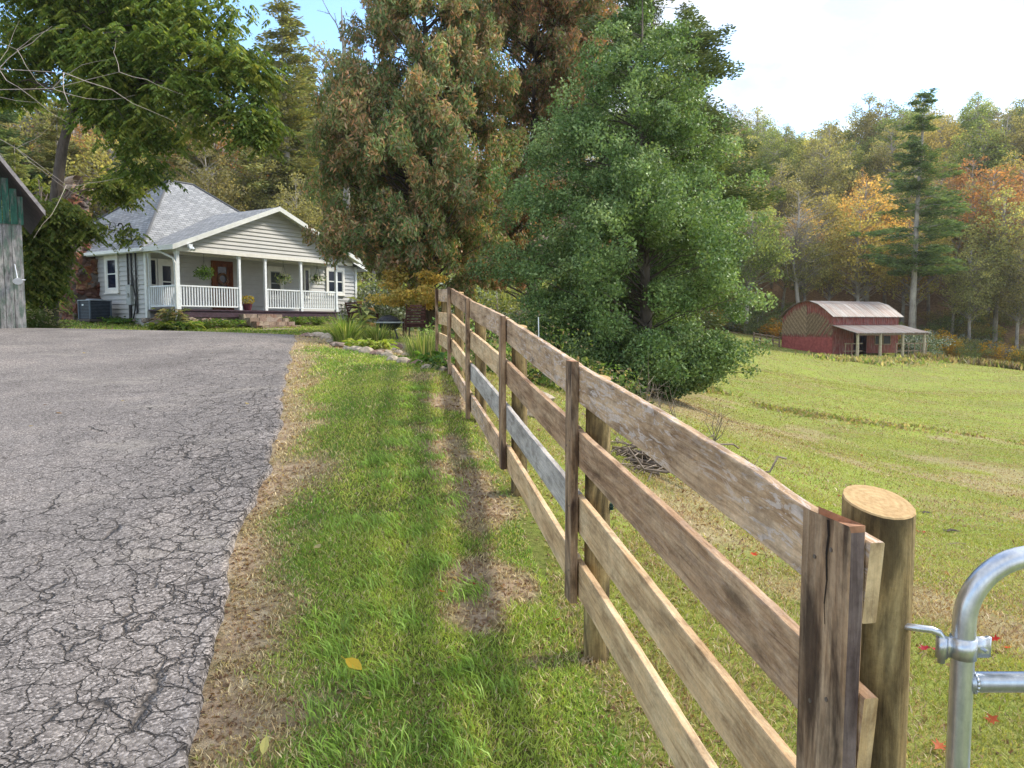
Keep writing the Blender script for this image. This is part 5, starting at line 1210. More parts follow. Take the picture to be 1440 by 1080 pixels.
def place(tab, key, x, y, s=1.0, label=None, cat='tree', group=True, sz=1.0, dz=0.0, name=None):
    o, lab, grp = tab[key]
    if key in used: o = copy_tree(o)
    used.add(key)
    if o.name.startswith('x'): pass
    o.location = (x, y, hz(x, y) - .15 + dz); o.rotation_euler = (rf_.normal() * .02, rf_.normal() * .02, rf_.uniform(0, 6.28)); o.scale = (s, s, s * sz)
    if label: o['label'] = label; o['category'] = cat; 
    else: tag(o, lab, cat, grp)
    if label and 'group' in o: del o['group']
    return o
def at(px, d): return (px - 720) / F * d, d
# forest floor to ridge
spots = []
tries = 0
while len(spots) < 285 and tries < 20000:
    tries += 1
    y = rf_.uniform(48, 165); x = rf_.uniform(-.70 * y - 4, .70 * y + 6)
    f = np.interp(x, FOOT[:, 0], FOOT[:, 1]); dpt = y - f
    if dpt < 2 or dpt > 75: continue
    if rf_.uniform() > 1.15 - dpt / 95: continue
    if -10 < x / y * F + 0 < 0: pass
    px = 720 + F * x / y
    if 560 < px < 900 and dpt > 28: continue
    mind = 3.7 if dpt < 25 else 4.8
    if any((x - a) ** 2 + (y - b_) ** 2 < mind ** 2 for a, b_ in spots): continue
    spots.append((x, y))
for x, y in spots:
    px = 720 + F * x / y; left = px < 640; f = np.interp(x, FOOT[:, 0], FOOT[:, 1]); back = y - f > 35; n_ = fbm(np.array([x]), np.array([y]), 14.0, 90)[0] + rf_.normal() * .10
    if left: ks = ['pine2', 'rust', 'green2', 'pine2', 'rust', 'yellow', 'thin', 'pine']
    elif back: ks = ['green', 'green2', 'yellow', 'thin', 'green2', 'green', 'yellow', 'green2']
    else: ks = ['green2', 'thin', 'yellow', 'thin', 'thin', 'orange', 'green2', 'yellow']
    k = ks[int(np.clip((n_ - .15) / .7 * 8, 0, 7))] if rf_.uniform() < .55 else ks[rf_.integers(8)]
    s = rf_.uniform(.72, 1.08) * (.88 if left else .92)
    if left and y - f < 8: s *= .75
    place(PR, k, x, y, s)
# trees one can point at
big = proto_pine('pine_tree', 71, 28, 5.6, [(.09, .14, .05), (.14, .19, .06), (.20, .24, .085), (.06, .09, .035)], W4, start=.33, per=85, tiers=22, gaps=.38)
x, y = at(1279, 84); big.location = (x, y, hz(x, y) - .3); big.rotation_euler = (0, R(1.8), .6); big.scale = (.98, .98, 1.0); tag(big, 'tallest lone pine, its open crown above the skyline behind the red barn', 'tree')
x, y = at(415, 62); o = place(PR, 'pine2', x, y, 1.16, 'tall yellowish pine with its top in the blue sky right of the walnut crown'); o['category'] = 'tree'
for px, d, k, s, lab in ((470, 82, 'green2', 1.15, 'olive tree closing the gap between the tall yellowish pine and the big cedar'), (500, 88, 'rust', 1.15, 'rusty tree just left of the big cedar top'), (388, 84, 'yellow', 1.05, 'yellowish tree left of the tall pine behind the farmhouse'), (440, 76, 'pine2', 1.0, 'second tiered pine right beside the tall yellowish pine'), (1218, 96, 'orange', 1.1, 'bright orange tree on the slope left of the tallest pine'), (1385, 92, 'orange', 1.15, 'large orange tree right of the tallest pine'), (1120, 92, 'thin', 1.05, 'grey leafless tree directly behind the left end of the barn'),
                         (1048, 90, 'green', .95, 'green tree with a pale trunk beside the field fence left of the barn')):
    x, y = at(px, d); place(PR, k, x, y, s, lab)
# shrubs along the forest foot
for i in range(74):
    px = rf_.uniform(1000, 1480); x = 0; d = 95
    for _ in range(4): x = (px - 720) / F * d; d = np.interp(x, FOOT[:, 0], FOOT[:, 1]) + rf_.uniform(-2.5, 9)
    k = ['rhodo', 'gree', 'gold', 'gold', 'gree', 'oran', 'brwn'][rf_.integers(7)]
    if 1085 < px < 1305 and d < 84: d = 86
    x = (px - 720) / F * d; place(SH, k, x, d, rf_.uniform(.6, 1.25), cat='shrub')
for i in range(34):
    px = rf_.uniform(-30, 700); d = 56
    for _ in range(4): x = (px - 720) / F * d; d = np.interp(x, FOOT[:, 0], FOOT[:, 1]) + rf_.uniform(-4, 4)
    x = (px - 720) / F * d; place(SH, ['gree', 'brwn', 'gold', 'rhodo'][rf_.integers(4)], x, d, rf_.uniform(.8, 1.4), cat='shrub')
for px, d, k, s, lab in ((1262, 84, 'oran', 1.3, 'orange shrub at the back corner of the barn lean-to'), (1310, 84, 'oran', 1.5, 'wide orange bush right of the barn'), (1415, 80, 'oran', 1.1, 'bright yellow-orange shrub at the right picture edge'), (1215, 88, 'gree', 1.6, 'olive bush behind the barn roof'),
                         (1295, 79.5, 'rhodo', 1.2, 'dark green bush against the right end of the lean-to'), (575, 31, 'gold', .0, None)):
    if lab: x, y = at(px, d); place(SH, k, x, y, s, lab, 'shrub')
# darkness between the trunks: shrubs and small trees behind the fence end
for px, d, k, s, lab in ((520, 46, 'gree', 1.3, 'green shrub behind the right end of the farmhouse'), (548, 40, 'rhodo', 1.1, 'dark shrub behind the fire pit'), (640, 36, 'rhodo', 1.2, 'dark shrub behind the last fence posts'), (700, 34, 'gree', 1.1, 'green shrub under the taller brown cedar'),
                         (760, 27, 'rhodo', .9, 'dark shrub at the left foot of the dense green tree'), (600, 44, 'gree', 1.6, 'broad green shrub under the rusty cedar'), (670, 48, 'gree', 1.7, 'broad green shrub far behind the fence'), (740, 42, 'gree', 1.7, 'broad green shrub behind the taller brown cedar'),
                         (1030, 93, 'rhodo', 1.2, 'dark shrub beyond the left end of the field fence'), (830, 50, 'gree', 2.0, 'large green shrub behind the dense green tree')):
    x, y = at(px, d); place(SH, k, x, y, s, lab, 'shrub')
# yellow maple by the garden
rg = np.random.default_rng(81)
mbp = P(575, 470, 24.6); mbp = (mbp[0], mbp[1], hz(mbp[0], mbp[1]))
cl = profile_clumps(60, np.array([1.0, 1.3, 1.8, 2.3]), np.array([.6, 1.15, 1.1, .5]), rg, .32, edge=.2)
tr = build_tree('young_maple', mbp, [(0, 0, -.1), (.05, 0, .8), (0, 0, 2.1)], .03, cl, rg, .10, .075, 85, (1, 1, .5), [(.80, .62, .18), (.85, .68, .25), (.62, .55, .16), (.36, .40, .11)], W4, (M['bark'], M['leaf']), .015, up=.5)
tag(tr, 'small yellow-leaved tree between the farmhouse and the fence end', 'tree')
# ------------------------------------------------------------------ garden bed, chairs, small things
rg = np.random.default_rng(101)
def tuft(name, loc, n, h, w, spread, pal_, label, cat, mat='leaf', arch=.9, parent=None, lean0=0.0):
    a = rg.uniform(0, 2 * np.pi, n); r = rg.uniform(0, 1, n) ** .7 * spread * .35; L = h * rg.uniform(.55, 1.2, n); out = arch * rg.uniform(.15, 1.0, n)
    dirv = np.stack([np.cos(a), np.sin(a), 0 * a], 1); side = np.stack([-np.sin(a), np.cos(a), 0 * a], 1) * w
    base = dirv * r[:, None]; pts = []
    for f in (0, .35, .7, 1.0):
        p = base + dirv * (L * out * f ** 1.7)[:, None]; p[:, 2] += L * (f - .45 * out * f ** 2.4); ww = (1 - f) ** .6 if f > 0 else .8; pts.append((p - side * ww, p + side * ww))
    V = np.stack([q for pr in pts for q in pr], 1).reshape(-1, 3); F_ = []
    b = np.arange(n)[:, None] * 8
    for k in range(3): F_.append(b + np.array([[2 * k, 2 * k + 1, 2 * k + 3, 2 * k + 2]]))
    Fc = np.concatenate(F_); p = np.array(pal_); c = p[rg.integers(len(p), size=n)] * rg.uniform(.7, 1.25, (n, 1))
    o = np_mesh(name, V, Fc, M[mat], col=np.repeat(c, 8, 0)); o.location = loc; tag(o, label, cat); return o
def gpt(px, py, _g=gpt):
    p = _g(px, py); return p[0], p[1], hz(p[0], p[1])
LG = [(.20, .27, .06), (.28, .33, .09), (.12, .20, .04), (.38, .38, .16)]
DG = [(.06, .14, .03), (.10, .20, .045), (.15, .26, .06)]
def g_at(px, d, dz=0): x = (px - 720) / F * d; return (x, d, hz(x, d) + dz)
tuft('daylily', g_at(487, 15.6), 420, .68, .013, .7, LG, 'large arching clump of strap leaves at the left of the stone bed', 'plant')
tuft('daylily', g_at(530, 16.6), 260, .55, .012, .7, LG, 'smaller yellowish clump of strap leaves in front of the fire table', 'plant')
tuft('ornamental_grass', g_at(597, 12.7), 560, .50, .007, .9, LG + [(.10, .18, .05), (.42, .38, .2)], 'tall upright grass clump against the far end of the board fence', 'plant', arch=.45)
tuft('ornamental_grass', g_at(612, 13.4), 220, .6, .007, .6, LG + [(.10, .18, .05)], 'thin grass clump just behind the last fence post', 'plant', arch=.4)
def broadleaf(name, loc, n, h, L, pal_, label, mat='leaf', spread=.35, cat='plant'):
    c = []; V = []; C = []
    for k in range(n):
        a = rg.uniform(0, 6.28); r = rg.uniform(0, spread); z = h * rg.uniform(.35, 1.0); p = np.array([math.cos(a) * r, math.sin(a) * r, z]); o = np.array([math.cos(a), math.sin(a), rg.uniform(-.3, .6)]); o /= np.linalg.norm(o)
        s = np.array([-math.sin(a), math.cos(a), 0]) * L * .27; l = L * rg.uniform(.7, 1.2)
        q = [p, p + o * l * .45 + s + [0, 0, .02], p + o * l - [0, 0, l * .25], p + o * l * .45 - s + [0, 0, .02]]; V += q; C += [np.array(pal_[rg.integers(len(pal_))]) * rg.uniform(.7, 1.25)] * 4
        st = p * np.array([.15, .15, 0]); w = np.array([.006, .004, 0]); V += [st - w, st + w, p + w, p - w]; C += [np.array((.12, .16, .05))] * 4
    o = np_mesh(name, V, np.arange(len(V)).reshape(-1, 4), M[mat], col=np.array(C)); o.location = loc; tag(o, label, cat); return o
broadleaf('canna', g_at(513, 17.5), 26, .95, .27, [(.26, .13, .09), (.36, .20, .13), (.35, .36, .12), (.48, .48, .18)], 'tall canna with red-tinged and lime leaves behind the daylilies', spread=.22)
broadleaf('hosta', g_at(520, 14.2), 120, .20, .17, [(.30, .44, .08), (.22, .38, .07), (.40, .50, .14)], 'lime green leafy ground plant just behind the edging stones', spread=.42)
broadleaf('leafy_weed', g_at(641, 9.6), 130, .12, .10, DG, 'dark green leafy weed clump at the foot of the fence', spread=.40)
broadleaf('leafy_weed', g_at(622, 10.2), 110, .2, .13, DG, 'bright green tuft below the last fence bay', spread=.35)
# edging stones
edge_px = [(432, 473), (447, 474), (460, 477), (470, 483), (478, 488), (490, 492), (503, 494), (516, 498), (530, 501), (545, 504), (552, 508), (566, 511), (585, 513), (600, 519), (611, 519), (622, 523), (540, 489), (552, 491), (545, 496), (560, 497), (536, 495), (550, 484), (571, 501), (528, 488), (563, 489)]
for i, (px, py) in enumerate(edge_px):
    p = gpt(px, py); k = p[1] / F; s = rg.uniform(6.5, 10.5) * k * (1.15 if i < 16 else .75)
    m = MB(); m.rock((0, 0, s * .25), (s * rg.uniform(1.0, 1.45), s * .8, s * rg.uniform(.5, .75)), 200 + i, 2, rg.uniform(-.5, .5))
    o = m.build('edging_stone', M['st_pink'] if i % 4 else M['st_tan'], smooth=False); o.location = p
    tag(o, 'pale rounded stone edging the flower bed at the top of the lawn' if i < 16 else 'loose stone lying inside the flower bed below the fire table', 'stone', 'edging stones of the flower bed' if i < 16 else 'stones piled inside the flower bed')
# plants at the house front
def hp(px, off, dz=0): 
    t_ = tpx(px, PD - off); v = hw_(t_, PD - off, 0); return (v.x, v.y, hz(v.x, v.y) + dz)
broadleaf('hydrangea', hp(243, .6), 130, .85, .24, [(.24, .24, .13), (.36, .34, .22), (.14, .18, .07), (.30, .22, .15)], 'fading leafy bush below the left porch corner', spread=.55)
broadleaf('hosta', hp(262, 1.1), 110, .35, .32, [(.24, .30, .06), (.14, .24, .06), (.38, .38, .12)], 'yellowing hosta clump on the lawn edge below the porch railing', spread=.55)
broadleaf('hosta', hp(232, .9), 90, .3, .28, [(.24, .30, .06), (.14, .24, .06)], 'green hosta clump left of the porch corner bush', spread=.5)
for px, off, lab in ((295, .45, 'low green plants against the foundation under the porch railing'), (322, .45, 'low green plants left of the stone steps'), (420, .45, 'bushy green plants right of the stone steps'), (448, .6, 'low green plants under the right porch railing')):
    broadleaf('foundation_plant', hp(px, off), 170, .36, .15, DG + [(.20, .22, .10)], lab, spread=.75)
for px, lab in ((172, 'dark ground plants beside the air conditioner'), (190, 'dark ground plants under the meter box')):
    s_ = spx(px); v = hw_(-.5, s_, 0); broadleaf('ground_plant', (v.x, v.y, hz(v.x, v.y)), 150, .22, .16, DG, lab, spread=.6)
v = P(50, 448, 21.5); broadleaf('weed_patch', (v[0], 21.5, hz(v[0], 21.5)), 260, .75, .13, [(.25, .24, .14), (.38, .32, .22), (.14, .19, .07)], 'straggly pale weeds at the corner of the plank shed', spread=.6)
v = P(66, 452, 22.0); broadleaf('weed_patch', (v[0], 22.0, hz(v[0], 22.0)), 160, .4, .13, [(.25, .24, .14), (.38, .32, .22), (.14, .19, .07)], 'lower pale weeds between the shed and the chimney', spread=.6)
# hanging baskets
for px, py, lab, pl in ((292, 381, 'full green hanging fern in front of the front door', DG), (402, 386, 'trailing hanging basket with few leaves right of the steps', [(.12, .2, .06), (.3, .32, .2)]), (449, 387, 'hanging basket with white flowers at the right end of the porch', [(.10, .18, .06), (.6, .6, .55), (.14, .22, .07)])):
    tt = tpx(px, PD + .35); v = hw_(tt, PD + .35, 0); z = P(px, py, v.y)[2]
    root = empty('hanging_basket', (v.x, v.y, z - .2)); tag(root, lab, 'hanging basket')
    m = MB(); m.tube([(0, 0, -.02), (0, 0, .06), (0, 0, .14)], [.09, .14, .16], 12); m.build('pot', M['black'], root)
    m = MB()
    for k in range(3): a = k * 2.09; m.tube([(.15 * math.cos(a), .15 * math.sin(a), .14), (0, 0, .62), (0, 0, FL + 2.2 + HZ - z + .2)], .006, 4)
    m.build('hanger', M['black'], root)
    n = 420 if 'full' in lab else 200; q = rg.normal(size=(n, 3)); q /= np.linalg.norm(q, axis=1)[:, None]; q = q * rg.uniform(.3, 1, (n, 1)) * np.array([.42, .42, .30]) + np.array([0, 0, .12 if 'full' in lab else .02])
    pa_ = np.array(pl); V = leaf_cards(q, .13, .045, rg, .25); np_mesh('foliage', V, np.arange(len(V)).reshape(-1, 4), M['leaf'], col=np.repeat(pa_[rg.integers(len(pa_), size=n)] * rg.uniform(.8, 1.4, (n, 1)), 4, 0), parent=root)
# wreath
tt = tpx(316); v = hw_(tt, -.10, FL + 1.35); root = empty('door_wreath', v, house.rotation_euler.z); tag(root, 'round wreath hanging on the brown front door', 'wreath')
m = MB(); m.tube([(.23 * math.cos(a), 0, .23 * math.sin(a)) for a in np.linspace(0, 6.283, 20)], .05, 7); m.build('wreath_ring', plain('dry_vine', (.16, .09, .05), .9, .4, 25), root)
q = np.array([[.23 * math.cos(a) + rg.normal() * .04, -.05 + rg.normal() * .02, .23 * math.sin(a) + rg.normal() * .04] for a in rg.uniform(3.4, 6.0, 70)]); V = leaf_cards(q, .07, .04, rg); np_mesh('wreath_leaves', V, np.arange(len(V)).reshape(-1, 4), M['leaf'], col=np.repeat(np.array([(.45, .32, .2), (.4, .12, .08), (.5, .48, .4)])[rg.integers(3, size=70)], 4, 0), parent=root)
# potted mums
tt = tpx(351, PD + .25); v = hw_(tt, PD + .25, FL); root = empty('potted_mums', v); tag(root, 'dark pot of yellow and rust chrysanthemums at the top of the porch steps', 'potted plant')
m = MB(); m.tube([(0, 0, 0), (0, 0, .28)], [.14, .2], 14); m.build('pot', plain('maroon_pot', (.09, .02, .03), .6), root)
q = rg.normal(size=(320, 3)); q /= np.linalg.norm(q, axis=1)[:, None]; q = q * np.array([.32, .32, .22]) * rg.uniform(.6, 1, (320, 1)) + np.array([0, 0, .42]); V = leaf_cards(q, .07, .06, rg); np_mesh('blooms', V, np.arange(len(V)).reshape(-1, 4), M['leaf'], col=np.repeat(np.array([(.42, .34, .06), (.30, .12, .05), (.12, .16, .04), (.5, .42, .1)])[rg.integers(4, size=320)], 4, 0), parent=root)
# flat path stone below the steps
v = hp(395, 2.6); m = MB(); m.rock((0, 0, 0), (1.0, .55, .06), 5, 2); o = m.build('stepping_stone', M['st_pink']); o.location = (v[0], v[1], v[2]); o.rotation_euler = (0, 0, .9); tag(o, 'flat pale stone in the grass at the foot of the porch steps', 'stone')
# garden chairs, fire table
M['chair'] = wood('reddish_brown_slat', (.035, .014, .012), (.10, .04, .03), (.17, .08, .06), knot=0)
def garden_chair(loc, rz, label, arched=True):
    root = empty('garden_chair', loc, rz); tag(root, label, 'chair')
    Mb = Matrix.Rotation(R(-16), 3, 'X')
    m = MB()   # back of horizontal slats, facing +y is the sitter side; back leans to -y
    for k in range(8):
        w = .56 - (0.0 if k < 6 else (.06 if k == 6 else .20)) * (1 if arched else 0); z = .34 + k * .088; m.box((0, -.30 - (z - .34) * .28, z), (w, .022, .066), Mb)
    m.build('backrest', M['chair'], root)
    m = MB()
    for s in (-1, 1): m.tube([(s * .29, -.28, .10), (s * .29, -.32, .40), (s * .28, -.50, 1.0)], [.026, .026, .02], 4)
    m.build('back_frame', M['chair'], root)
    m = MB()
    for k in range(6): m.box((0, -.22 + k * .09, .34 + k * .012), (.54, .07, .02))
    m.build('seat', M['chair'], root)
    for s in (-1, 1):
        m = MB(); m.box((s * .31, .0, .56), (.10, .66, .024)); m.build('armrest', M['chair'], root)
        m = MB(); m.box((s * .31, .28, .28), (.05, .07, .56)); m.build('leg', M['chair'], root)
        m = MB(); m.box((s * .31, -.30, .28), (.05, .07, .56)); m.build('leg', M['chair'], root)
    return root
cd = 22.0; x = (583 - 720) / F * cd; cA = garden_chair((x, cd, P(583, 474, cd)[2]), R(14), 'brown slatted garden chair with a rounded back, right of the fire table')
cA.scale = (.92, .92, .92)
cd = 25.0; x = (512 - 720) / F * cd; cB = garden_chair((x, cd, P(508, 462, cd)[2]), R(-38), 'brown slatted garden chair half hidden by the canna beside the farmhouse', False); cB.scale = (1.1, 1, .85)
cd = 21.0; fp = P(547, 476, cd); ft = empty('fire_table', fp); tag(ft, 'low black fire bowl table between the two garden chairs', 'fire table')
m = MB(); m.tube([(0, 0, .42), (0, 0, .455)], .40, 20); m.build('table_rim', M['metal'], ft); m = MB(); m.tube([(0, 0, .22), (0, 0, .30), (0, 0, .42)], [.12, .26, .34], 18); m.build('fire_bowl', M['black'], ft)
m = MB(); m.tube([(0, 0, .46), (0, 0, .50), (0, 0, .60), (0, 0, .64)], [.33, .32, .18, .03], 16); m.build('mesh_lid', M['black'], ft)
for k in range(3): a = k * 2.09 + 1.6; m = MB(); m.tube([(.30 * math.cos(a), .30 * math.sin(a), 0), (.18 * math.cos(a), .18 * math.sin(a), .30)], .022, 6); m.build('leg', M['black'], ft)

# brush pile with cut logs behind the fence
bp = gpt(915, 660); root = empty('brush_pile', bp); tag(root, 'pile of cut grey branches and a sawn log behind the third rail', 'brush pile')
m = MB()
for k in range(85):
    a = rg.uniform(0, 6.28); c = Vector((rg.normal() * .42, rg.normal() * .45, rg.uniform(.02, .26))); L_ = rg.uniform(.2, .75); d_ = Vector((math.cos(a), math.sin(a), rg.normal() * .22)); pts = [c - d_ * L_ / 2]
    for q in range(4): pts.append(c - d_ * L_ / 2 + d_ * L_ * (q + 1) / 4 + Vector(rg.normal(size=3) * .035))
    r_ = rg.choice([.004, .006, .010, .016]); m.tube(pts, [r_, r_, r_ * .9, r_ * .7, r_ * .4], 5)
m.build('branches', M['twig'], root, True)
for q, (c, d_, r_) in enumerate((((-.1, .1, .14), (.7, -.6, .02), .045), ((.1, -.15, .08), (-.8, .3, .02), .04), ((.25, .3, .1), (.5, .6, 0), .035))):
    c = Vector(c); d_ = Vector(d_).normalized() * .38; m = MB(); m.tube([c - d_, c + d_], r_, 12); lo = m.build('log', M['bark'], root)
    m = MB(); m.tube([c + d_, c + d_ * 1.008], r_ * .9, 12); m.tube([c - d_ * 1.008, c - d_], r_ * .9, 12); m.build('sawn_end', M['w_posttop'], lo)
p = gpt(903, 690); 
for i, (px, py, s, lab) in enumerate(((762, 563, .16, 'pale rock in the grass seen between the third and fourth posts'), (745, 586, .10, 'small pale rock beside the larger pale rock'), (905, 655, .09, 'grey rock half under the brush pile'))):
    p = gpt(px, py); m = MB(); m.rock((0, 0, s * .2), (s, s * .7, s * .5), 300 + i, 2); o = m.build('rock', M['st_pink']); o.location = p; tag(o, lab, 'rock')
# thin bare saplings in front of the evergreen
def sapling(px, py, h, label, seed, n=7):
    r_ = np.random.default_rng(seed); p = gpt(px, py); m = MB()
    for k in range(n):
        a = r_.uniform(0, 6.28); top = Vector((math.cos(a) * h * r_.uniform(.1, .5), math.sin(a) * h * .3, h * r_.uniform(.5, 1)))
        mid = top * .5 + Vector(r_.normal(size=3) * .05); m.tube([(0, 0, 0), mid, top], [.008, .006, .002], 4)
        for q in range(4): s_ = mid.lerp(top, r_.uniform()); m.tube([s_, s_ + Vector(r_.normal(size=3) * .14 + np.array([0, 0, .1]))], [.004, .0015], 3)
    o = m.build('bare_sapling', M['twig']); o.location = p; tag(o, label, 'sapling')
sapling(955, 610, .75, 'thin bare sapling left of the pasture twigs', 1, 5); sapling(1005, 622, .6, 'leafless twiggy stems lying out on the pasture edge', 2); sapling(905, 600, .7, 'bare dead shrub stems under the dense green tree', 3, 9)
# undergrowth behind the fence
for i, (px, d, h, lab) in enumerate(((700, 12.5, .6, 'weedy green shrub behind the fourth fence bay'), (735, 11.5, .6, 'weedy green shrub seen through the third fence bay'), (775, 11, .5, 'low weeds in front of the dark undergrowth'), (655, 14.5, .9, 'tall weeds behind the fifth fence post'), (810, 12.0, .55, 'leafy weeds left of the brush pile'), (850, 12.5, .6, 'leafy weeds below the dense green tree'), (875, 10.5, .4, 'weeds beside the brush pile'), (690, 17, 1.3, 'taller brambles behind the fence'), (750, 16, 1.2, 'brambles left of the dense green tree'))):
    v = g_at(px, d); n = 750; q = rg.normal(size=(n, 3)); q /= np.linalg.norm(q, axis=1)[:, None]; q = q * rg.uniform(.15, 1, (n, 1)) ** .6 * np.array([h * 1.1, h, h * .6]) + np.array([0, 0, h * .5])
    pa_ = np.array([(.09, .16, .04), (.15, .24, .06), (.24, .30, .10), (.30, .24, .15), (.05, .09, .03)]); V = leaf_cards(q, .085, .045, rg); 
    o = np_mesh('undergrowth', V, np.arange(len(V)).reshape(-1, 4), M['leaf'], col=np.repeat(pa_[rg.integers(5, size=n)] * rg.uniform(.6, 1.3, (n, 1)), 4, 0)); o.location = v; tag(o, lab, 'weeds')
# white electric fence stakes in the undergrowth
p = g_at(757, 15.5); m = MB(); m.tube([(0, 0, 0), (.01, 0, .6), (0, 0, 1.2)], .011, 6); o = m.build('marker_stake', M['white']); o.location = p; tag(o, 'thin white stake standing in the undergrowth behind the fence', 'stake')
# brushy weeds in front of the barn and along the creek
def weeds_strip(name, pts, n, h, sp, pal_, label):
    V = []; C = []; P_ = np.array(pts); pa_ = np.array(pal_)
    t_ = rg.uniform(0, len(P_) - 1, n); i0 = np.minimum(t_.astype(int), len(P_) - 2); f = (t_ - i0)[:, None]; c = P_[i0] * (1 - f) + P_[i0 + 1] * f
    x = c[:, 0] + rg.normal(size=n) * sp; y = c[:, 1] + rg.normal(size=n) * sp; k = fbm(x, y, 1.6, 120) > rg.uniform(.35, .62, n); x = x[k]; y = y[k]; n = len(x)
    z = Hn(x, y); hh = h * rg.uniform(.3, 1.2, n); b = np.stack([x, y, z + hh * .35], 1)
    a = rg.normal(size=(n, 3)) * .5; a[:, 2] = 1; a *= (hh * .5)[:, None]; s_ = np.stack([np.cos(t_[:n] * 77), np.sin(t_[:n] * 77), 0 * x], 1) * (.035 + .02 * rg.uniform(size=(n, 1))) * (np.mean(y) / 40 + .5)
    V = np.stack([b - a, b + s_, b + a, b - s_], 1).reshape(-1, 3)
    o = np_mesh(name, V, np.arange(len(V)).reshape(-1, 4), M['leaf'], col=np.repeat(pa_[rg.integers(len(pa_), size=n)] * rg.uniform(.6, 1.25, (n, 1)), 4, 0)); tag(o, label, 'weeds', kind='stuff')
WB = [(.38, .31, .18), (.32, .26, .14), (.28, .33, .10), (.46, .39, .24), (.24, .30, .09)]
def gl(pl): return [gpt(a, b)[:2] for a, b in pl]
weeds_strip('barnyard_weeds', gl([(1165, 505), (1190, 508), (1215, 510), (1240, 510), (1262, 509), (1290, 507)]), 3600, .5, 1.2, WB, 'brown straggly weeds growing in front of the barn lean-to')
weeds_strip('creek_weeds', gl([(1078, 572), (1110, 578), (1150, 584), (1200, 592), (1260, 600), (1330, 607), (1400, 618), (1470, 630)]), 1700, .14, .5, WB, 'low brown weeds following the small creek across the pasture')
weeds_strip('bank_weeds', gl([(1300, 506), (1340, 509), (1400, 516), (1460, 524)]), 3000, .8, .8, WB, 'weeds along the pasture edge right of the barn')
weeds_strip('pasture_weeds', gl([(960, 545), (985, 548), (1010, 552)]), 900, .25, .3, WB, 'small brown weed patch right of the dense green tree')

# single fallen leaves
def leaf_mesh(L, W, curl, lobed=False):
    out = [(-.5, 0), (-.3, .32), (0, .5), (.3, .3), (.5, 0), (.3, -.3), (0, -.5), (-.3, -.32)] if not lobed else [(-.5, 0), (-.28, .12), (-.38, .48), (-.05, .22), (.12, .55), (.2, .18), (.55, .0), (.2, -.18), (.12, -.55), (-.05, -.22), (-.38, -.48), (-.28, -.12)]
    V = [(0, 0, 0)] + [(x * L, y * W, curl * (abs(y) * W + abs(x) * L * .3)) for x, y in out]; n = len(out)
    V += [(-.5 * L, -.0012, 0), (-.5 * L, .0012, 0), (-.78 * L, .0012, .004), (-.78 * L, -.0012, .004)]
    Fc = [(0, 1 + k, 1 + (k + 1) % n) for k in range(n)] + [(n + 1, n + 2, n + 3, n + 4)]
    return V, Fc
def fallen(px, py, L, W, colr, label, group=None, lobed=False, curl=.35, lift=.02, tilt=.25):
    p = gpt(px, py); V, Fc = leaf_mesh(L, W, curl, lobed); me = bpy.data.meshes.new('fallen_leaf'); me.from_pydata(V, [], Fc); me.update()
    a = me.color_attributes.new('Col', 'FLOAT_COLOR', 'POINT')
    for k in range(len(V)): a.data[k].color = (*colr, 1)
    o = link_mesh('fallen_leaf', me, M['leaf']); o.location = (p[0], p[1], p[2] + lift); o.rotation_euler = (rg.normal() * tilt, rg.normal() * tilt, rg.uniform(0, 6.28)); tag(o, label, 'leaf', group); return o
o = fallen(498, 957, .105, .055, (.95, .70, .08), 'large clean yellow leaf lying in the grass near the bottom of the picture', curl=.5, lift=.05, tilt=.1); o.rotation_euler = (.35, .25, -.6)
fallen(372, 1058, .11, .035, (.48, .42, .16), 'long olive yellow leaf at the bottom edge of the dirt strip', lift=.03)
fallen(447, 776, .055, .05, (.62, .55, .25), 'round pale yellow leaf on the lawn beside the dirt strip', lift=.04)
fallen(515, 995, .07, .03, (.50, .38, .24), 'curled tan leaf below the large yellow leaf', lift=.03)
fallen(350, 872, .07, .02, (.60, .48, .28), 'narrow straw-coloured leaf on the dirt strip', lift=.02)
fallen(85, 583, .12, .08, (.35, .20, .08), 'largest brown leaf on the asphalt'); fallen(62, 571, .08, .06, (.28, .16, .08), 'smaller brown leaf beside the largest one on the asphalt')
for px, py in ((132, 632), (182, 695), (60, 712), (98, 512), (138, 538), (176, 565), (92, 508), (345, 610), (340, 646), (350, 570), (120, 498), (360, 505), (190, 472), (45, 600), (228, 510), (300, 497)): fallen(px, py, .10, .06, (.58, .47, .30), 'small tan leaf on the asphalt driveway', 'tan leaves on the driveway', lift=.012)
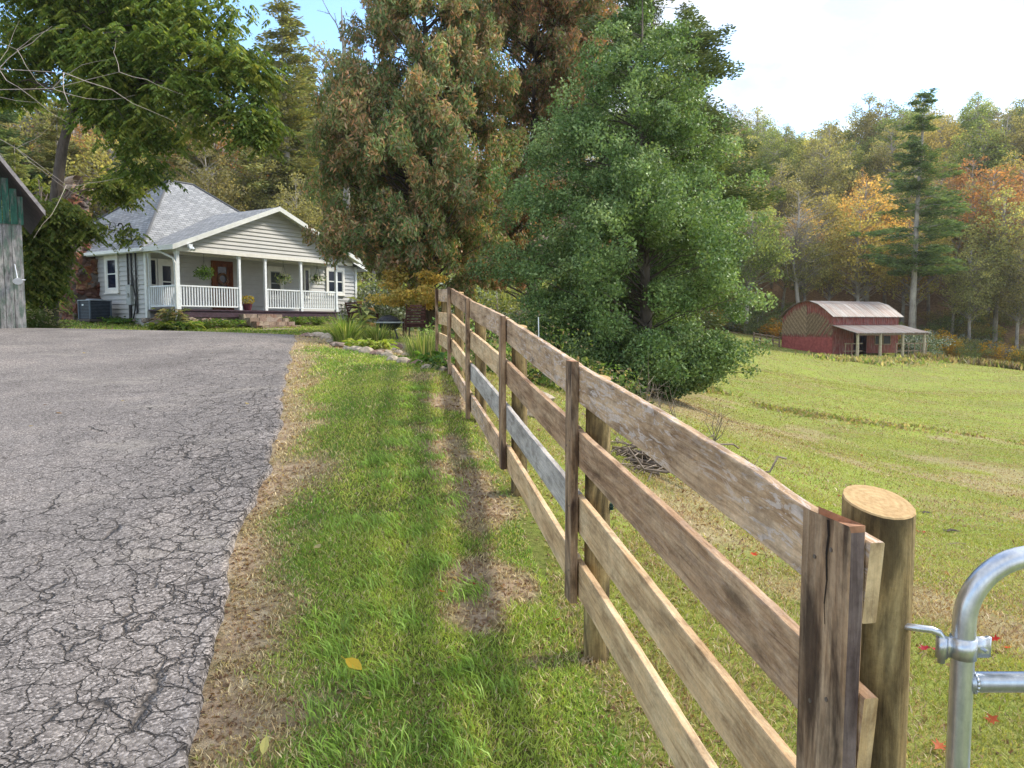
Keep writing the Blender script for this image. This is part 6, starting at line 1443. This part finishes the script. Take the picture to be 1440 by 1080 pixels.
for px, py in ((666, 833), (784, 880), (622, 846)): fallen(px, py, .055, .05, (.48, .03, .03) if px != 622 else (.60, .14, .05), 'small red maple leaf in the soil strip beside the fence', 'red leaves on the lawn side of the fence', True, lift=.03)
for px, py in ((1290, 750), (1300, 752), (1268, 832), (1300, 918), (1315, 922), (1395, 1028), (1400, 905), (1392, 978), (1060, 784), (1320, 1062), (1215, 880), (1418, 915), (1180, 700)): fallen(px, py, .06, .06, (.55, .05, .035) if px % 3 else (.62, .20, .07), 'small red maple leaf on the pasture grass', 'red leaves on the pasture', True, lift=.025)
# bark scraps on the pasture
for i, (px, py, lab) in enumerate(((1338, 748, 'dark curled bark scrap on the pasture behind the round post'), (1345, 768, 'thin grey stick below the bark scrap'), (1300, 722, 'small dark bark scrap nearest the round post'))):
    p = gpt(px, py); m = MB(); r_ = np.random.default_rng(500 + i); pts = [Vector((-.11 + k * .055, r_.normal() * .012, .012 + r_.uniform(0, .02))) for k in range(5)]; m.tube(pts, [.006, .018, .02, .016, .004] if i != 1 else .006, 6, ell=.4)
    if i != 1: m.tube([q + Vector((.02, .05, .0)) for q in pts], [.004, .012, .02, .01, .003], 6, ell=.4)
    o = m.build('bark_scrap' if i != 1 else 'stick', M['bark'] if i != 1 else M['twig']); o.location = p; o.rotation_euler = (0, 0, r_.uniform(-.8, .8)); tag(o, lab, 'bark' if i != 1 else 'stick')
# ------------------------------------------------------------------ haze: even thin air
mb = MB(); mb.bx(-330, 400, -60, 480, -40, 95)
hm = bpy.data.materials.new('haze'); hm.use_nodes = True; hm.node_tree.nodes.clear()
ho = hm.node_tree.nodes.new('ShaderNodeOutputMaterial'); hv = hm.node_tree.nodes.new('ShaderNodeVolumePrincipled')
hv.inputs['Color'].default_value = (.93, .95, 1.0, 1); hv.inputs['Density'].default_value = .0002; hv.inputs['Anisotropy'].default_value = .3
hm.node_tree.links.new(hv.outputs[0], ho.inputs['Volume'])
o = mb.build('haze', hm); tag(o, 'thin pale air between the camera and the far forest', 'haze', kind='stuff')
